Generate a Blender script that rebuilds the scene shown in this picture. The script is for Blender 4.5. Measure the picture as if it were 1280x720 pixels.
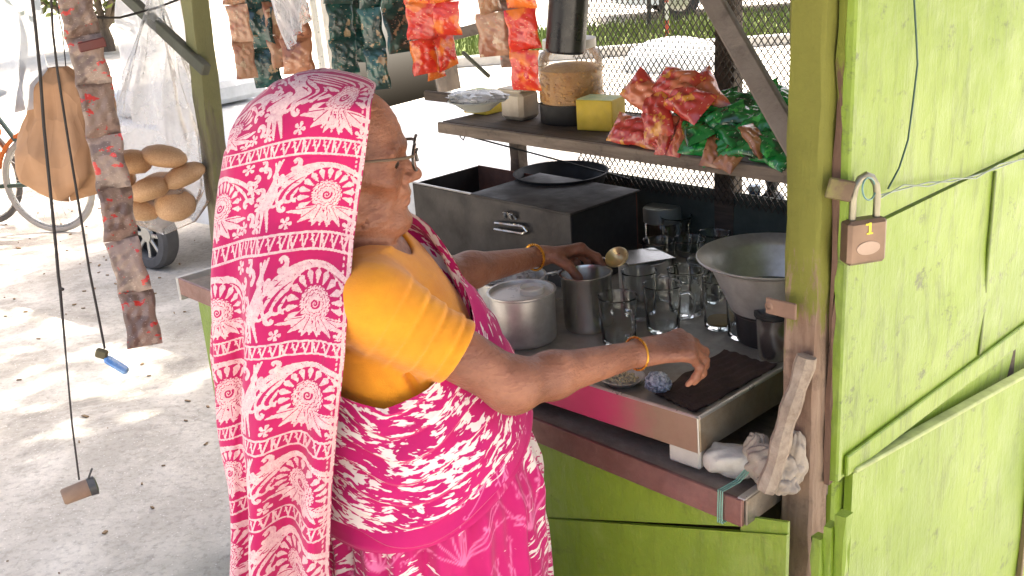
import bpy, bmesh, math, random
import numpy as np
from mathutils import Vector, Matrix

for o in list(bpy.data.objects): bpy.data.objects.remove(o)
scene = bpy.context.scene
COL = scene.collection
random.seed(7); RNG = np.random.default_rng(7)

# ------------------------------------------------------------------ camera
PITCH, ROLL, FPX, CAMH = math.radians(19.5), math.radians(4.0), 1326.0, 1.68
_f = np.array([0, math.cos(PITCH), -math.sin(PITCH)])
_r0 = np.array([1., 0, 0]); _u0 = np.array([0, math.sin(PITCH), math.cos(PITCH)])
_R = math.cos(ROLL)*_r0 - math.sin(ROLL)*_u0
_U = math.sin(ROLL)*_r0 + math.cos(ROLL)*_u0
_C = np.array([0, 0, CAMH])
cam_d = bpy.data.cameras.new('camera')
cam = bpy.data.objects.new('camera', cam_d); COL.objects.link(cam)
cam_d.sensor_width = 36.0; cam_d.lens = 36.0*FPX/1280.0
cam_d.clip_start = 0.05; cam_d.clip_end = 600
cam.matrix_world = Matrix(((_R[0], _U[0], -_f[0], _C[0]), (_R[1], _U[1], -_f[1], _C[1]), (_R[2], _U[2], -_f[2], _C[2]), (0, 0, 0, 1)))
scene.camera = cam

# ------------------------------------------------------------------ sky, sun, exposure
SUN_EL, SUN_AZ = math.radians(66), math.radians(38)      # azimuth from +Y towards +X: the sun stands behind the stall
w = bpy.data.worlds.new('World'); scene.world = w; w.use_nodes = True
nt = w.node_tree; bgn = nt.nodes['Background']
sky = nt.nodes.new('ShaderNodeTexSky'); sky.sky_type = 'NISHITA'; sky.sun_disc = False
sky.sun_elevation = SUN_EL; sky.sun_rotation = SUN_AZ; sky.dust_density = 9.0; sky.air_density = .8; sky.ozone_density = .6
nt.links.new(sky.outputs[0], bgn.inputs[0]); bgn.inputs[1].default_value = 0.15
sun_d = bpy.data.lights.new('sun', 'SUN'); sun_d.energy = 4.0; sun_d.angle = math.radians(0.53); sun_d.color = (1, .96, .88)
sun = bpy.data.objects.new('sun', sun_d); COL.objects.link(sun)
sd = Vector((math.sin(SUN_AZ)*math.cos(SUN_EL), math.cos(SUN_AZ)*math.cos(SUN_EL), math.sin(SUN_EL)))
sun.rotation_euler = sd.to_track_quat('Z', 'Y').to_euler(); sun.location = (3, 6, 12)
vs = scene.view_settings
vs.view_transform = 'Standard'; vs.look = 'None'; vs.gamma = 1.0; vs.use_curve_mapping = False
vs.exposure = 2.1

# ------------------------------------------------------------------ pixel -> place helpers (photo pixels, 1280x720)
def ray(x, y):
    d = _f*FPX + _R*(x-640) - _U*(y-360); return d/np.linalg.norm(d)
def atz(x, y, z): d = ray(x, y); return _C + d*((z-CAMH)/d[2])
def atY(x, y, Y): d = ray(x, y); return _C + d*(Y/d[1])
def atd(x, y, dist): return _C + ray(x, y)*dist
def pxm(P): return FPX/((np.array(P)-_C) @ _f)           # photo pixels per metre at P
_a = math.radians(43.)
UA = np.array([-math.sin(_a), math.cos(_a), 0]); VA = np.array([UA[1], -UA[0], 0])
O3 = atz(929, 625, .80); O3[2] = 0
def SW(u, v, z): return O3 + UA*u + VA*v + np.array([0, 0, z])
def ST(P): q = np.array(P) - O3; return np.array([q @ UA, q @ VA, q[2]])
def atv(x, y, v): d = ray(x, y); P0 = O3 + VA*v; return _C + d*(((P0-_C) @ VA)/(d @ VA))
def atu(x, y, u): d = ray(x, y); P0 = O3 + UA*u; return _C + d*(((P0-_C) @ UA)/(d @ UA))
STALL_ROT = math.atan2(-UA[1], -UA[0])

# ------------------------------------------------------------------ mesh helpers
class MB:
    def __init__(s): s.v = []; s.f = []; s.m = []
    def add(s, vs_, fs, mi=0):
        n = len(s.v); s.v += [tuple(map(float, p)) for p in vs_]; s.f += [tuple(i+n for i in f) for f in fs]; s.m += [mi]*len(fs)
        return s
    def box(s, c, size, rot=None, bev=.003, mi=0):
        x, y, z = [d/2 for d in size]; b = min(bev, x*.8, y*.8, z*.8)
        vs_ = []
        for sx in (-1, 1):
            for sy in (-1, 1):
                for sz in (-1, 1):
                    vs_ += [(sx*(x-b), sy*(y-b), sz*z), (sx*(x-b), sy*y, sz*(z-b)), (sx*x, sy*(y-b), sz*(z-b))]
        I = lambda sx, sy, sz, k: ((sx > 0)*4+(sy > 0)*2+(sz > 0))*3+k
        fs = []
        for sgn in (-1, 1):
            q = [(-1, -1), (1, -1), (1, 1), (-1, 1)]
            if sgn < 0: q = q[::-1]
            fs.append([I(a, c_, sgn, 0) for a, c_ in q])
            fs.append([I(a, sgn, c_, 1) for a, c_ in q[::-1]])
            fs.append([I(sgn, a, c_, 2) for a, c_ in q])
        for a in (-1, 1):
            for c_ in (-1, 1):
                def ed(f):
                    if a*c_ < 0: f = f[::-1]
                    fs.append(f)
                ed([I(-1, a, c_, 0), I(1, a, c_, 0), I(1, a, c_, 1), I(-1, a, c_, 1)][::-1])
                ed([I(a, -1, c_, 0), I(a, 1, c_, 0), I(a, 1, c_, 2), I(a, -1, c_, 2)])
                ed([I(a, c_, -1, 1), I(a, c_, 1, 1), I(a, c_, 1, 2), I(a, c_, -1, 2)][::-1])
        for a in (-1, 1):
            for c_ in (-1, 1):
                for d in (-1, 1):
                    f = [I(a, c_, d, 0), I(a, c_, d, 1), I(a, c_, d, 2)]
                    if a*c_*d > 0: f = f[::-1]
                    fs.append(f)
        M = rot if rot is not None else Matrix.Identity(3)
        c = Vector(c)
        return s.add([M @ Vector(p)+c for p in vs_], fs, mi)
    def bar(s, a, b, wd, th, up=(0, 0, 1), bev=.003, mi=0):
        a, b = Vector(a), Vector(b); d = b-a; L = d.length; d.normalize()
        u = Vector(up); x = d.cross(u)
        if x.length < 1e-4: x = d.cross(Vector((0, 1, 0)))
        x.normalize(); y = x.cross(d)
        R = Matrix((x, d, -y)).transposed() if False else Matrix((d, -x, y)).transposed()
        return s.box((a+b)/2, (L, wd, th), R, bev, mi)
    def tube(s, pts, rad, n=8, cap=True, mi=0):
        pts = [Vector(p) for p in pts]; m = len(pts)
        if not hasattr(rad, '__len__'): rad = [rad]*m
        base = len(s.v); prev = None
        for i, p in enumerate(pts):
            t = (pts[min(i+1, m-1)]-pts[max(i-1, 0)]).normalized()
            if prev is None:
                x = t.orthogonal().normalized()
            else:
                x = prev - t*prev.dot(t)
                x = x.normalized() if x.length > 1e-6 else t.orthogonal().normalized()
            prev = x; y = t.cross(x)
            for k in range(n):
                a = 2*math.pi*k/n
                s.v.append(tuple(p+(x*math.cos(a)+y*math.sin(a))*rad[i]))
        for i in range(m-1):
            for k in range(n):
                s.f.append((base+i*n+k, base+i*n+(k+1) % n, base+(i+1)*n+(k+1) % n, base+(i+1)*n+k)); s.m.append(mi)
        if cap:
            s.f.append(tuple(base+k for k in range(n))[::-1]); s.m.append(mi)
            s.f.append(tuple(base+(m-1)*n+k for k in range(n))); s.m.append(mi)
        return s
    def lathe(s, prof, n=32, c=(0, 0, 0), M=None, mi=0):
        base = len(s.v); rows = []
        for r, z in prof:
            if r < 1e-6: rows.append([len(s.v)]); s.v.append((0, 0, z))
            else:
                rows.append(list(range(len(s.v), len(s.v)+n)))
                s.v += [(r*math.cos(2*math.pi*k/n), r*math.sin(2*math.pi*k/n), z) for k in range(n)]
        for A, B in zip(rows[:-1], rows[1:]):
            for k in range(n):
                k2 = (k+1) % n
                if len(A) == 1 and len(B) == 1: continue
                if len(A) == 1: f = (A[0], B[k2], B[k])
                elif len(B) == 1: f = (A[k], A[k2], B[0])
                else: f = (A[k], A[k2], B[k2], B[k])
                s.f.append(f); s.m.append(mi)
        c = Vector(c)
        for i in range(base, len(s.v)):
            p = Vector(s.v[i]); p = (M @ p if M is not None else p)+c; s.v[i] = tuple(p)
        return s
    def grid(s, P, mi=0, flip=False, closed=False):
        P = np.asarray(P); a, b = P.shape[:2]; base = len(s.v)
        s.v += [tuple(map(float, q)) for q in P.reshape(-1, 3)]
        for i in range(a-1):
            for j in range(b if closed else b-1):
                j2 = (j+1) % b
                f = (base+i*b+j, base+i*b+j2, base+(i+1)*b+j2, base+(i+1)*b+j)
                s.f.append(f[::-1] if flip else f); s.m.append(mi)
        return s
    def build(s, name, mats, parent=None, smooth=35, loc=None, rotz=None):
        me = bpy.data.meshes.new(name); me.from_pydata(s.v, [], s.f)
        mats = mats if isinstance(mats, (list, tuple)) else [mats]
        for m in mats: me.materials.append(m)
        if any(s.m): me.polygons.foreach_set('material_index', s.m)
        me.validate(); me.update()
        bm = bmesh.new(); bm.from_mesh(me); bmesh.ops.recalc_face_normals(bm, faces=bm.faces); bm.to_mesh(me); bm.free()
        if smooth:
            me.shade_smooth(); me.set_sharp_from_angle(angle=math.radians(smooth))
        return link(name, me, parent, loc, rotz)
def link(name, me, parent=None, loc=None, rotz=None):
    o = bpy.data.objects.new(name, me); COL.objects.link(o)
    if parent is not None: o.parent = parent
    if loc is not None: o.location = loc
    if rotz is not None: o.rotation_euler = (0, 0, rotz)
    return o
def npmesh(name, V, F, mats, parent=None, attrs=None, smooth=True, loc=None):
    me = bpy.data.meshes.new(name)
    V = np.asarray(V, np.float32); F = np.asarray(F, np.int32); k = F.shape[1]
    me.vertices.add(len(V)); me.vertices.foreach_set('co', V.ravel())
    me.loops.add(F.size); me.loops.foreach_set('vertex_index', F.ravel())
    me.polygons.add(len(F)); me.polygons.foreach_set('loop_start', np.arange(0, F.size, k, dtype=np.int32))
    for m in (mats if isinstance(mats, (list, tuple)) else [mats]): me.materials.append(m)
    me.update(calc_edges=True); me.validate()
    if smooth: me.shade_smooth()
    for nme, arr in (attrs or {}).items():
        arr = np.asarray(arr, np.float32)
        if arr.ndim == 1:
            at = me.attributes.new(nme, 'FLOAT', 'POINT'); at.data.foreach_set('value', arr)
        else:
            at = me.attributes.new(nme, 'FLOAT_VECTOR', 'POINT'); at.data.foreach_set('vector', arr.ravel())
    return link(name, me, parent, loc)
def gridfaces(a, b):
    i = np.arange(a-1)[:, None]*b + np.arange(b-1)[None]
    return np.stack([i, i+1, i+b+1, i+b], -1).reshape(-1, 4)
def thing(name, label, cat, loc=(0, 0, 0), rotz=0, group=None):
    o = bpy.data.objects.new(name, None); COL.objects.link(o); o.empty_display_size = .05
    o.location = loc; o.rotation_euler = (0, 0, rotz); return tag(o, label, cat, group)
def tag(o, label, cat, group=None, kind=None):
    if label: o['label'] = label
    if cat: o['category'] = cat
    if group: o['group'] = group
    if kind: o['kind'] = kind
    return o
def copy_tree(o, parent=None):
    c = o.copy(); COL.objects.link(c); c.parent = parent
    for ch in list(o.children): copy_tree(ch, c)
    return c

# ------------------------------------------------------------------ materials
def srgb(r, g, b):
    f = lambda c: (c/255/12.92) if c/255 <= .04045 else ((c/255+.055)/1.055)**2.4
    return (f(r), f(g), f(b))
MATS = {}
class NB:
    """small node-tree builder"""
    def __init__(s, name):
        s.m = bpy.data.materials.new(name); s.m.use_nodes = True; s.t = s.m.node_tree
        s.p = s.t.nodes['Principled BSDF']; s.out = s.t.nodes['Material Output']
        s.tc = s.n('ShaderNodeTexCoord').outputs['Object']
    def n(s, k, **kw):
        q = s.t.nodes.new(k)
        for a, b in kw.items(): setattr(q, a, b)
        return q
    def lk(s, a, b): s.t.links.new(a, b)
    def setin(s, node, **kw):
        for a, b in kw.items():
            i = node.inputs[a.replace('_', ' ')]
            if isinstance(b, bpy.types.NodeSocket): s.lk(b, i)
            elif isinstance(b, tuple) and len(b) == 3 and i.type == 'RGBA': i.default_value = (*b, 1)
            else: i.default_value = b
        return node
    def map(s, sc=(1, 1, 1), loc=(0, 0, 0), rot=(0, 0, 0), src=None):
        q = s.n('ShaderNodeMapping'); q.inputs['Scale'].default_value = sc; q.inputs['Location'].default_value = loc; q.inputs['Rotation'].default_value = rot
        s.lk(src or s.tc, q.inputs['Vector']); return q.outputs[0]
    def noise(s, scale=5, detail=4, rough=.6, src=None, dist=0):
        q = s.n('ShaderNodeTexNoise'); q.inputs['Scale'].default_value = scale; q.inputs['Detail'].default_value = detail
        q.inputs['Roughness'].default_value = rough; q.inputs['Distortion'].default_value = dist
        s.lk(src or s.tc, q.inputs['Vector']); return q.outputs['Fac']
    def vor(s, scale=5, feature='F1', src=None, out='Distance'):
        q = s.n('ShaderNodeTexVoronoi'); q.feature = feature; q.inputs['Scale'].default_value = scale
        s.lk(src or s.tc, q.inputs['Vector']); return q.outputs[out]
    def ramp(s, fac, stops):
        q = s.n('ShaderNodeValToRGB'); e = q.color_ramp.elements
        while len(e) < len(stops): e.new(.5)
        for el, (pos, c) in zip(e, stops):
            el.position = pos; el.color = (*c, 1) if isinstance(c, tuple) else (c, c, c, 1)
        s.lk(fac, q.inputs[0]); return q.outputs[0]
    def mix(s, fac, a, b, mode='MIX'):
        q = s.n('ShaderNodeMix'); q.data_type = 'RGBA'; q.blend_type = mode
        for i, val in ((0, fac), (6, a), (7, b)):
            if isinstance(val, bpy.types.NodeSocket): s.lk(val, q.inputs[i])
            elif isinstance(val, tuple): q.inputs[i].default_value = (*val, 1)
            else: q.inputs[i].default_value = val
        return q.outputs[2]
    def math(s, op, a, b=0., c=0., clamp=False):
        q = s.n('ShaderNodeMath'); q.operation = op; q.use_clamp = clamp
        for i, val in enumerate((a, b, c)):
            if isinstance(val, bpy.types.NodeSocket): s.lk(val, q.inputs[i])
            else: q.inputs[i].default_value = val
        return q.outputs[0]
    def attr(s, name, out='Fac'):
        q = s.n('ShaderNodeAttribute'); q.attribute_name = name; return q.outputs[out]
    def sep(s, src=None):
        q = s.n('ShaderNodeSeparateXYZ'); s.lk(src or s.tc, q.inputs[0]); return q.outputs
    def bump(s, h, strength=.3, dist=.004, prev=None):
        q = s.n('ShaderNodeBump'); q.inputs['Strength'].default_value = strength; q.inputs['Distance'].default_value = dist
        s.lk(h, q.inputs['Height'])
        if prev is not None: s.lk(prev, q.inputs['Normal'])
        s.lk(q.outputs[0], s.p.inputs['Normal']); return q.outputs[0]
    def fin(s, col=None, rough=None, metal=0., **kw):
        if col is not None: s.setin(s.p, Base_Color=col)
        if rough is not None: s.setin(s.p, Roughness=rough)
        s.setin(s.p, Metallic=metal)
        for a, b in kw.items(): s.setin(s.p, **{a: b})
        return s.m
def simple(name, col, rough=.6, metal=0., var=.25, nsc=12, bump=.0, bsc=80, col2=None, dirt=None, coat=0.):
    """base colour broken by two noises, uneven gloss and fine relief"""
    if name in MATS: return MATS[name]
    b = NB(name)
    c2 = col2 or tuple(c*(1-var) for c in col)
    f = b.ramp(b.noise(nsc, 5, .65), [(.3, 0.), (.7, 1.)])
    c = b.mix(f, col, c2)
    if dirt:
        c = b.mix(b.math('MULTIPLY', b.ramp(b.noise(nsc*.6+3, 6, .7), [(.48, 0.), (.68, 1.)]), dirt[1]), c, dirt[0])
    r = b.ramp(b.noise(nsc*2.3, 3, .6), [(.3, max(0, rough-.12)), (.7, min(1, rough+.12))])
    if bump: b.bump(b.noise(bsc, 4, .6), bump, .003)
    MATS[name] = b.fin(c, r, metal, Coat_Weight=coat)
    return MATS[name]

# ================================================================== the setting
def ground_material():
    b = NB('pale_concrete')
    big = b.ramp(b.noise(.55, 5, .6), [(.32, 0.), (.68, 1.)]); med = b.noise(3.2, 6, .68); fine = b.noise(38, 5, .7)
    c = b.mix(big, srgb(184, 177, 164), srgb(154, 148, 136))
    c = b.mix(b.ramp(med, [(.42, 0.), (.66, 1.)]), c, srgb(204, 197, 184))
    c = b.mix(b.math('MULTIPLY', b.ramp(fine, [(.50, 0.), (.66, 1.)]), .45), c, srgb(120, 114, 104))
    c = b.mix(b.math('MULTIPLY', b.ramp(b.noise(1.7, 7, .75, dist=.6), [(.52, 0.), (.64, 1.)]), .6), c, srgb(118, 112, 102))
    st = b.vor(55); c = b.mix(b.ramp(st, [(.10, 1.), (.16, 0.)]), c, srgb(208, 202, 192))
    b.bump(b.math('ADD', b.math('MULTIPLY', med, 2.5), fine), .55, .012)
    return b.fin(c, .92)
m = MB(); N = 48; xs = np.linspace(-90, 90, N)
m.grid(np.stack(np.meshgrid(xs, np.linspace(-60, 130, N), indexing='ij')+[np.zeros((N, N))], -1))
tag(m.build('ground', ground_material(), None, 0), None, None, kind='structure')

# ---- the tea stall
def wood_material(name, c1, c2, paint=None, pz=(0, 0), amt=.5, gsc=(30, 30, 3)):
    b = NB(name)
    g = b.noise(1, 6, .7, src=b.map(gsc), dist=.4)
    c = b.mix(b.ramp(g, [(.32, 0.), (.68, 1.)]), c1, c2)
    c = b.mix(b.math('MULTIPLY', b.ramp(b.noise(26, 5, .7), [(.56, 0.), (.7, 1.)]), .5), c, tuple(x*.45 for x in c2))
    r = .8
    if paint:
        k = b.noise(1, 6, .72, src=b.map((34, 34, 7)))
        z = b.sep()[2]
        zf = b.math('DIVIDE', b.math('SUBTRACT', z, pz[0]), pz[1]-pz[0], clamp=True)
        keep = b.ramp(b.math('ADD', b.math('MULTIPLY', b.math('SUBTRACT', k, .5), 1.5), b.math('ADD', zf, amt-.5)), [(.42, 0.), (.56, 1.)])
        pc = b.mix(b.noise(9, 5, .7), paint, tuple(x*.62 for x in paint)); c = b.mix(keep, c, pc)
    b.bump(b.math('ADD', b.math('MULTIPLY', g, 2.), b.noise(90, 4)), .5, .004)
    return b.fin(c, r)
LIME, LIME2 = srgb(150, 178, 46), srgb(120, 150, 34)
def paint_material(name, sc=1., dirt=.55, shift=0.):
    b = NB(name); co = b.map((1, 1, 1), (shift, shift*.7, shift*.3))
    c = b.mix(b.ramp(b.noise(2.2*sc, 5, .6, src=co), [(.3, 0.), (.7, 1.)]), srgb(132, 156, 46), srgb(112, 138, 36))
    c = b.mix(b.math('MULTIPLY', b.ramp(b.noise(7, 6, .75, src=co), [(.50, 0.), (.72, 1.)]), .55), c, srgb(146, 162, 84))
    st = b.noise(1, 6, .75, src=b.map((26, 26, 5), (shift, 0, 0)))
    c = b.mix(b.math('MULTIPLY', b.ramp(st, [(.52, 0.), (.72, 1.)]), dirt), c, srgb(84, 102, 34))
    gr = b.noise(1, 5, .8, src=b.map((10, 10, 14), (shift*2, 3, 1), (0, .55, .2)))
    c = b.mix(b.math('MULTIPLY', b.ramp(gr, [(.58, 0.), (.68, 1.)]), dirt*.9), c, srgb(70, 80, 40))
    chip = b.ramp(b.noise(60, 5, .75, src=co), [(.70, 0.), (.74, 1.)]); c = b.mix(b.math('MULTIPLY', chip, .8), c, srgb(120, 110, 84))
    h = b.math('ADD', b.math('MULTIPLY', b.noise(3.2, 3, .5, src=co), 6.), b.math('ADD', b.noise(40, 5), b.math('MULTIPLY', st, 1.5)))
    b.bump(h, .35, .006)
    return b.fin(c, b.ramp(b.noise(14, 4, src=co), [(.3, .34), (.7, .55)]), 0, Specular_IOR_Level=.5)
PAINT = paint_material('lime_paint', 1., .75); PAINT2 = paint_material('lime_paint_scuffed', 1.3, .95, 4.1)
POSTM = wood_material('post_wood', srgb(150, 128, 108), srgb(112, 86, 68), srgb(122, 122, 44), (.92, 1.30), .50)
OLDW = wood_material('weathered_plank', srgb(140, 126, 110), srgb(94, 82, 70), gsc=(4, 30, 40))
DARKW = wood_material('dark_plank', srgb(96, 84, 72), srgb(58, 48, 40), gsc=(4, 30, 40))
BRACE = wood_material('grey_brace_wood', srgb(128, 118, 108), srgb(98, 88, 78), gsc=(8, 8, 8))
def tin_material(name, stain, amt=.6, base=(150, 142, 130)):
    b = NB(name)
    n1 = b.noise(9, 6, .72); n2 = b.noise(45, 5, .7)
    c = b.mix(b.ramp(n1, [(.35, 0.), (.65, 1.)]), srgb(*base), tuple(x*.62 for x in srgb(*base)))
    c = b.mix(b.math('MULTIPLY', b.ramp(b.noise(5.2, 6, .7), [(.40, 0.), (.62, 1.)]), amt), c, stain)
    b.bump(b.math('ADD', b.math('MULTIPLY', n1, 2), n2), .35, .003)
    return b.fin(c, b.ramp(n2, [(.3, .32), (.7, .6)]), .55)
TIN = tin_material('stained_tin', srgb(120, 98, 74)); TINR = tin_material('rose_painted_tin', srgb(124, 82, 72), .5, (168, 84, 92))

stall = thing('tea_stall', 'lime green roadside tea stall with wooden posts, shelf, wire netting and tin counter ledge', 'tea stall', tuple(SW(0, 0, 0)), STALL_ROT)
def lb(m, u0, u1, v0, v1, z0, z1, bev=.004, mi=0): return m.box((-(u0+u1)/2, (v0+v1)/2, (z0+z1)/2), (abs(u1-u0), abs(v1-v0), abs(z1-z0)), None, bev, mi)
def sp_(P): q = ST(P); return (-q[0], q[1], q[2])          # world -> stall local
def part(name, mat, *boxes, bev=.004, parent=None, smooth=35):
    m = MB()
    for bx in boxes: lb(m, *bx, bev=bev)
    return m.build(name, mat, parent or stall, smooth)
# uneven hand-cut post
def rough_post(name, mat, path, wu, wv, n=26, seed=0, parent=None):
    rng = np.random.default_rng(seed); m = MB(); path = [np.array(p, float) for p in path]; rows = []
    for i in range(n+1):
        t = i/n*(len(path)-1); k = min(int(t), len(path)-2); p = path[k]+(path[k+1]-path[k])*(t-k)
        j = rng.normal(0, .0016, 8)
        a, c = wu/2, wv/2; e = .18
        ring = [(-a, -c*(1-e)), (-a*(1-e), -c), (a*(1-e), -c), (a, -c*(1-e)), (a, c*(1-e)), (a*(1-e), c), (-a*(1-e), c), (-a, c*(1-e))]
        rows.append([(-(p[0]+r[0]+j[q]), p[1]+r[1]+j[q-1], p[2]) for q, r in enumerate(ring)])
    P = np.array(rows); m.grid(P, closed=True)
    m.f += [tuple(range(8)), tuple(range(n*8, n*8+8))]; m.m += [0, 0]
    return m.build(name, mat, parent or stall, 40)
rough_post('post', POSTM, [(-.036, .115, 0), (-.037, .115, .9), (-.031, .115, 2.02)], .056, .05, 40, 1)
# dark slit timber beside it, with hinge side of the end wall
rough_post('batten', wood_material('batten_wood', srgb(120, 92, 74), srgb(84, 60, 50), srgb(120, 128, 40), (1.2, 1.5), .3), [(-.0725, .135, .80), (-.068, .135, 2.02)], .010, .03, 26, 2)
PL1 = atv(255, 0, .1); PL2 = atv(283, 330, .1); a1, a2 = ST(PL1), ST(PL2)
rough_post('post', wood_material('far_post_wood', srgb(128, 124, 96), srgb(84, 78, 62), srgb(132, 132, 88), (.6, 1.6), .40), [(a2[0], .10, 0), (a2[0], .10, .8), (a1[0], .10, 2.02)], .056, .05, 40, 3)
for uu in (-.05, 2.35): rough_post('post', DARKW, [(uu, .83, 0), (uu, .83, 2.02)], .05, .05, 14, 4)
PB = ST(atv(912, 40, .82)); rough_post('post', DARKW, [(PB[0], .815, .2), (PB[0], .815, 2.02)], .055, .04, 20, 5)
PB2 = ST(atv(545+5, 0, .82))
# counter: deck, front ledge (a shallow tin-faced trough), lower panels
part('corner_filler', simple('dark_inner_wood', srgb(88, 74, 54), .85, bump=.4, var=.4), (-.064, 1.78, .142, .150, .05, .763))
part('counter_deck', OLDW, (-.064, 1.78, .135, .80, .765, .79))
ledge = part('front_ledge', simple('dusty_ledge', srgb(160, 148, 132), .9, col2=srgb(108, 94, 80), nsc=10, bump=.6, bsc=70), (.006, 1.80, .006, .131, .755, .790), bev=.003)
def slab_face(name, mat, u0, u1, v0, v1, z0, z1, parent): m = MB(); lb(m, u0, u1, v0, v1, z0, z1, .0015); return m.build(name, mat, parent)
slab_face('ledge_face', tin_material('pinkish_tin', srgb(120, 84, 74), .75, (150, 116, 108)), .0, 1.815, -.004, .004, .752, .800, ledge)
slab_face('ledge_end', TIN, -.004, .003, .005, .168, .752, .799, ledge)
slab_face('ledge_lip', simple('bright_tin_edge', srgb(196, 192, 184), .35, .6), -.004, .010, -.002, .168, .7995, .803, ledge)
slab_face('ledge_end', simple('whitewashed_board', srgb(206, 202, 192), .8, bump=.3), 1.816, 1.83, -.004, .20, .735, .800, ledge)
# lower front: two lime sheets lapping along a slanted seam
def sheet(name, mat, pts, th, parent=None, nrm='v', wob=.003, seed=0, sub=14):
    """quad sheet given by 4 stall-local corner points (u,v,z), subdivided, dented and thick"""
    rng = np.random.default_rng(seed); P = [np.array((-p[0], p[1], p[2]), float) for p in pts]
    a = np.linspace(0, 1, sub)[:, None, None]; b_ = np.linspace(0, 1, sub)[None, :, None]
    G = P[0]*(1-a)*(1-b_)+P[1]*(1-a)*b_+P[2]*a*b_+P[3]*a*(1-b_)
    n = np.cross(P[1]-P[0], P[3]-P[0]); n /= np.linalg.norm(n)
    ph = rng.uniform(0, 6, 4)
    wv = wob*(np.sin(5*a+ph[0]+3*b_)+.7*np.sin(9*b_+ph[1]-4*a)+.5*np.sin(13*a+ph[2]))
    wv = wv*np.sin(math.pi*np.clip(a, .02, .98))*np.sin(math.pi*np.clip(b_, .02, .98))
    A = G+n*wv; Bk = G+n*(wv*0-th)
    m = MB(); m.grid(A); m.grid(Bk, flip=True); N_ = sub*sub
    rim = [i for i in range(sub)]+[i*sub+sub-1 for i in range(1, sub)]+[(sub-1)*sub+i for i in range(sub-2, -1, -1)]+[i*sub for i in range(sub-2, 0, -1)]
    for i in range(len(rim)):
        j = (i+1) % len(rim); m.f.append((rim[i], rim[j], rim[j]+N_, rim[i]+N_)); m.m.append(0)
    return m.build(name, mat, parent or stall, 30)
S1 = ST(atv(930, 657, .03)); S2 = ST(atv(690, 716, .03)); sl = (S2[2]-S1[2])/(S2[0]-S1[0])
zr = S1[2]-.0; 
sheet('front_panel', paint_material('lime_paint_front', .8, .4, 2.2), [(S1[0], .034, S1[2]), (1.78, .034, max(.1, S1[2]+sl*(1.78-S1[0]))), (1.78, .034, .757), (S1[0], .034, .757)], .008, seed=1)
sheet('front_panel', paint_material('lime_paint_front2', .8, .4, 6.2), [(-.064, .030, .10), (1.78, .030, .10), (1.78, .030, max(.12, S1[2]+sl*(1.78-S1[0])-.004)), (-.064, .030, .752)], .008, seed=2)
sheet('front_panel', paint_material('lime_paint_front3', .8, .5, 3.1), [(-.063, .0325, .60), (S1[0]+.004, .0325, .60), (S1[0]+.004, .0325, .7505), (-.063, .0325, .772)], .006, seed=7)
for k, x_ in enumerate((1014, 1028, 1043)):
    u_ = ST(atv(x_, 665, .024+.008*k))[0]-.008; rough_post('strip', PAINT2, [(u_, .034+.008*k, .08), (u_, .034+.008*k, .765+.022*k)], (.016, .013, .018)[k], .02, 20, 20+k)
part('axle_skid', DARKW, (.0, 1.75, .10, .18, .05, .10)); part('axle_skid', DARKW, (.0, 1.75, .65, .73, .05, .10))
part('leg', DARKW, (.02, .08, .04, .75, 0, .05)); part('leg', DARKW, (1.66, 1.72, .08, .75, 0, .05))
part('backing_board', PAINT2, (-.074, -.058, .142, 1.05, .06, .86))
# end wall: upper shutter of two boards, mid board, lower board
UW = -.08
zc = 1.205
sheet('end_wall_board', PAINT, [(UW, .14, zc+.002), (UW, 1.05, zc+.002), (UW, 1.05, 2.02), (UW, .12, 2.02)], .012, wob=.006, seed=4, sub=30)
eb = sheet('end_wall_board', PAINT2, [(UW-.004, .138, .803), (UW-.004, 1.05, .79), (UW-.004, 1.05, zc-.002), (UW-.004, .138, zc-.002)], .014, wob=.003, seed=5, sub=24)
# raised bottom rail, vertical cover strip, cracks
m = MB(); lb(m, UW-.012, UW-.0045, .15, 1.05, .806, .842, .002); m.build('rail', PAINT2, stall)
sv = ST(atu(1232, 300, UW)); m = MB(); lb(m, UW-.009, UW-.004, sv[1]-.004, sv[1]+.004, .845, 1.196, .0015); m.build('cover_strip', simple('dark_lime', srgb(96, 116, 30), .6, var=.4), stall)
m = MB(); lb(m, UW-.010, UW+.010, .122, .1375, .806, 2.0, .003); m.build('edge_trim', PAINT2, stall)
# lower flap stands a little proud and askew
q1, q2 = ST(atu(1062, 602, UW-.02)), ST(atu(1280, 470, UW-.02))
sheet('lower_flap', paint_material('lime_paint_low', 1.2, .7, 9.), [(UW-.012, .168, .05), (UW-.03, 1.05, .05), (UW-.03, 1.05, q2[2]-.02), (UW-.012, .168, q1[2])], .014, wob=.004, seed=6, sub=20)
m = MB(); m.bar((-(UW-.006), .17, q1[2]+.004), (-(UW-.022), 1.05, q2[2]-.018), .022, .008, bev=.002); m.build('flap_top_rail', simple('rubbed_lime', srgb(176, 188, 120), .6, var=.4, nsc=30), stall)
m = MB(); p_ = ST(atu(1277, 600, UW-.02)); lb(m, UW-.042, UW-.03, p_[1]-.004, p_[1]+.006, .2, .68, .002); m.build('cover_strip', simple('pipe_brown', srgb(130, 110, 80), .5), stall)
# inner face of the end wall timbers, back wall netting and its rails
m = MB(); lb(m, -.05, 1.74, .85, .862, .79, .83); lb(m, -.05, 1.74, .85, .862, 1.15, 1.18) ; m.build('back_rail', DARKW, stall)
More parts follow.
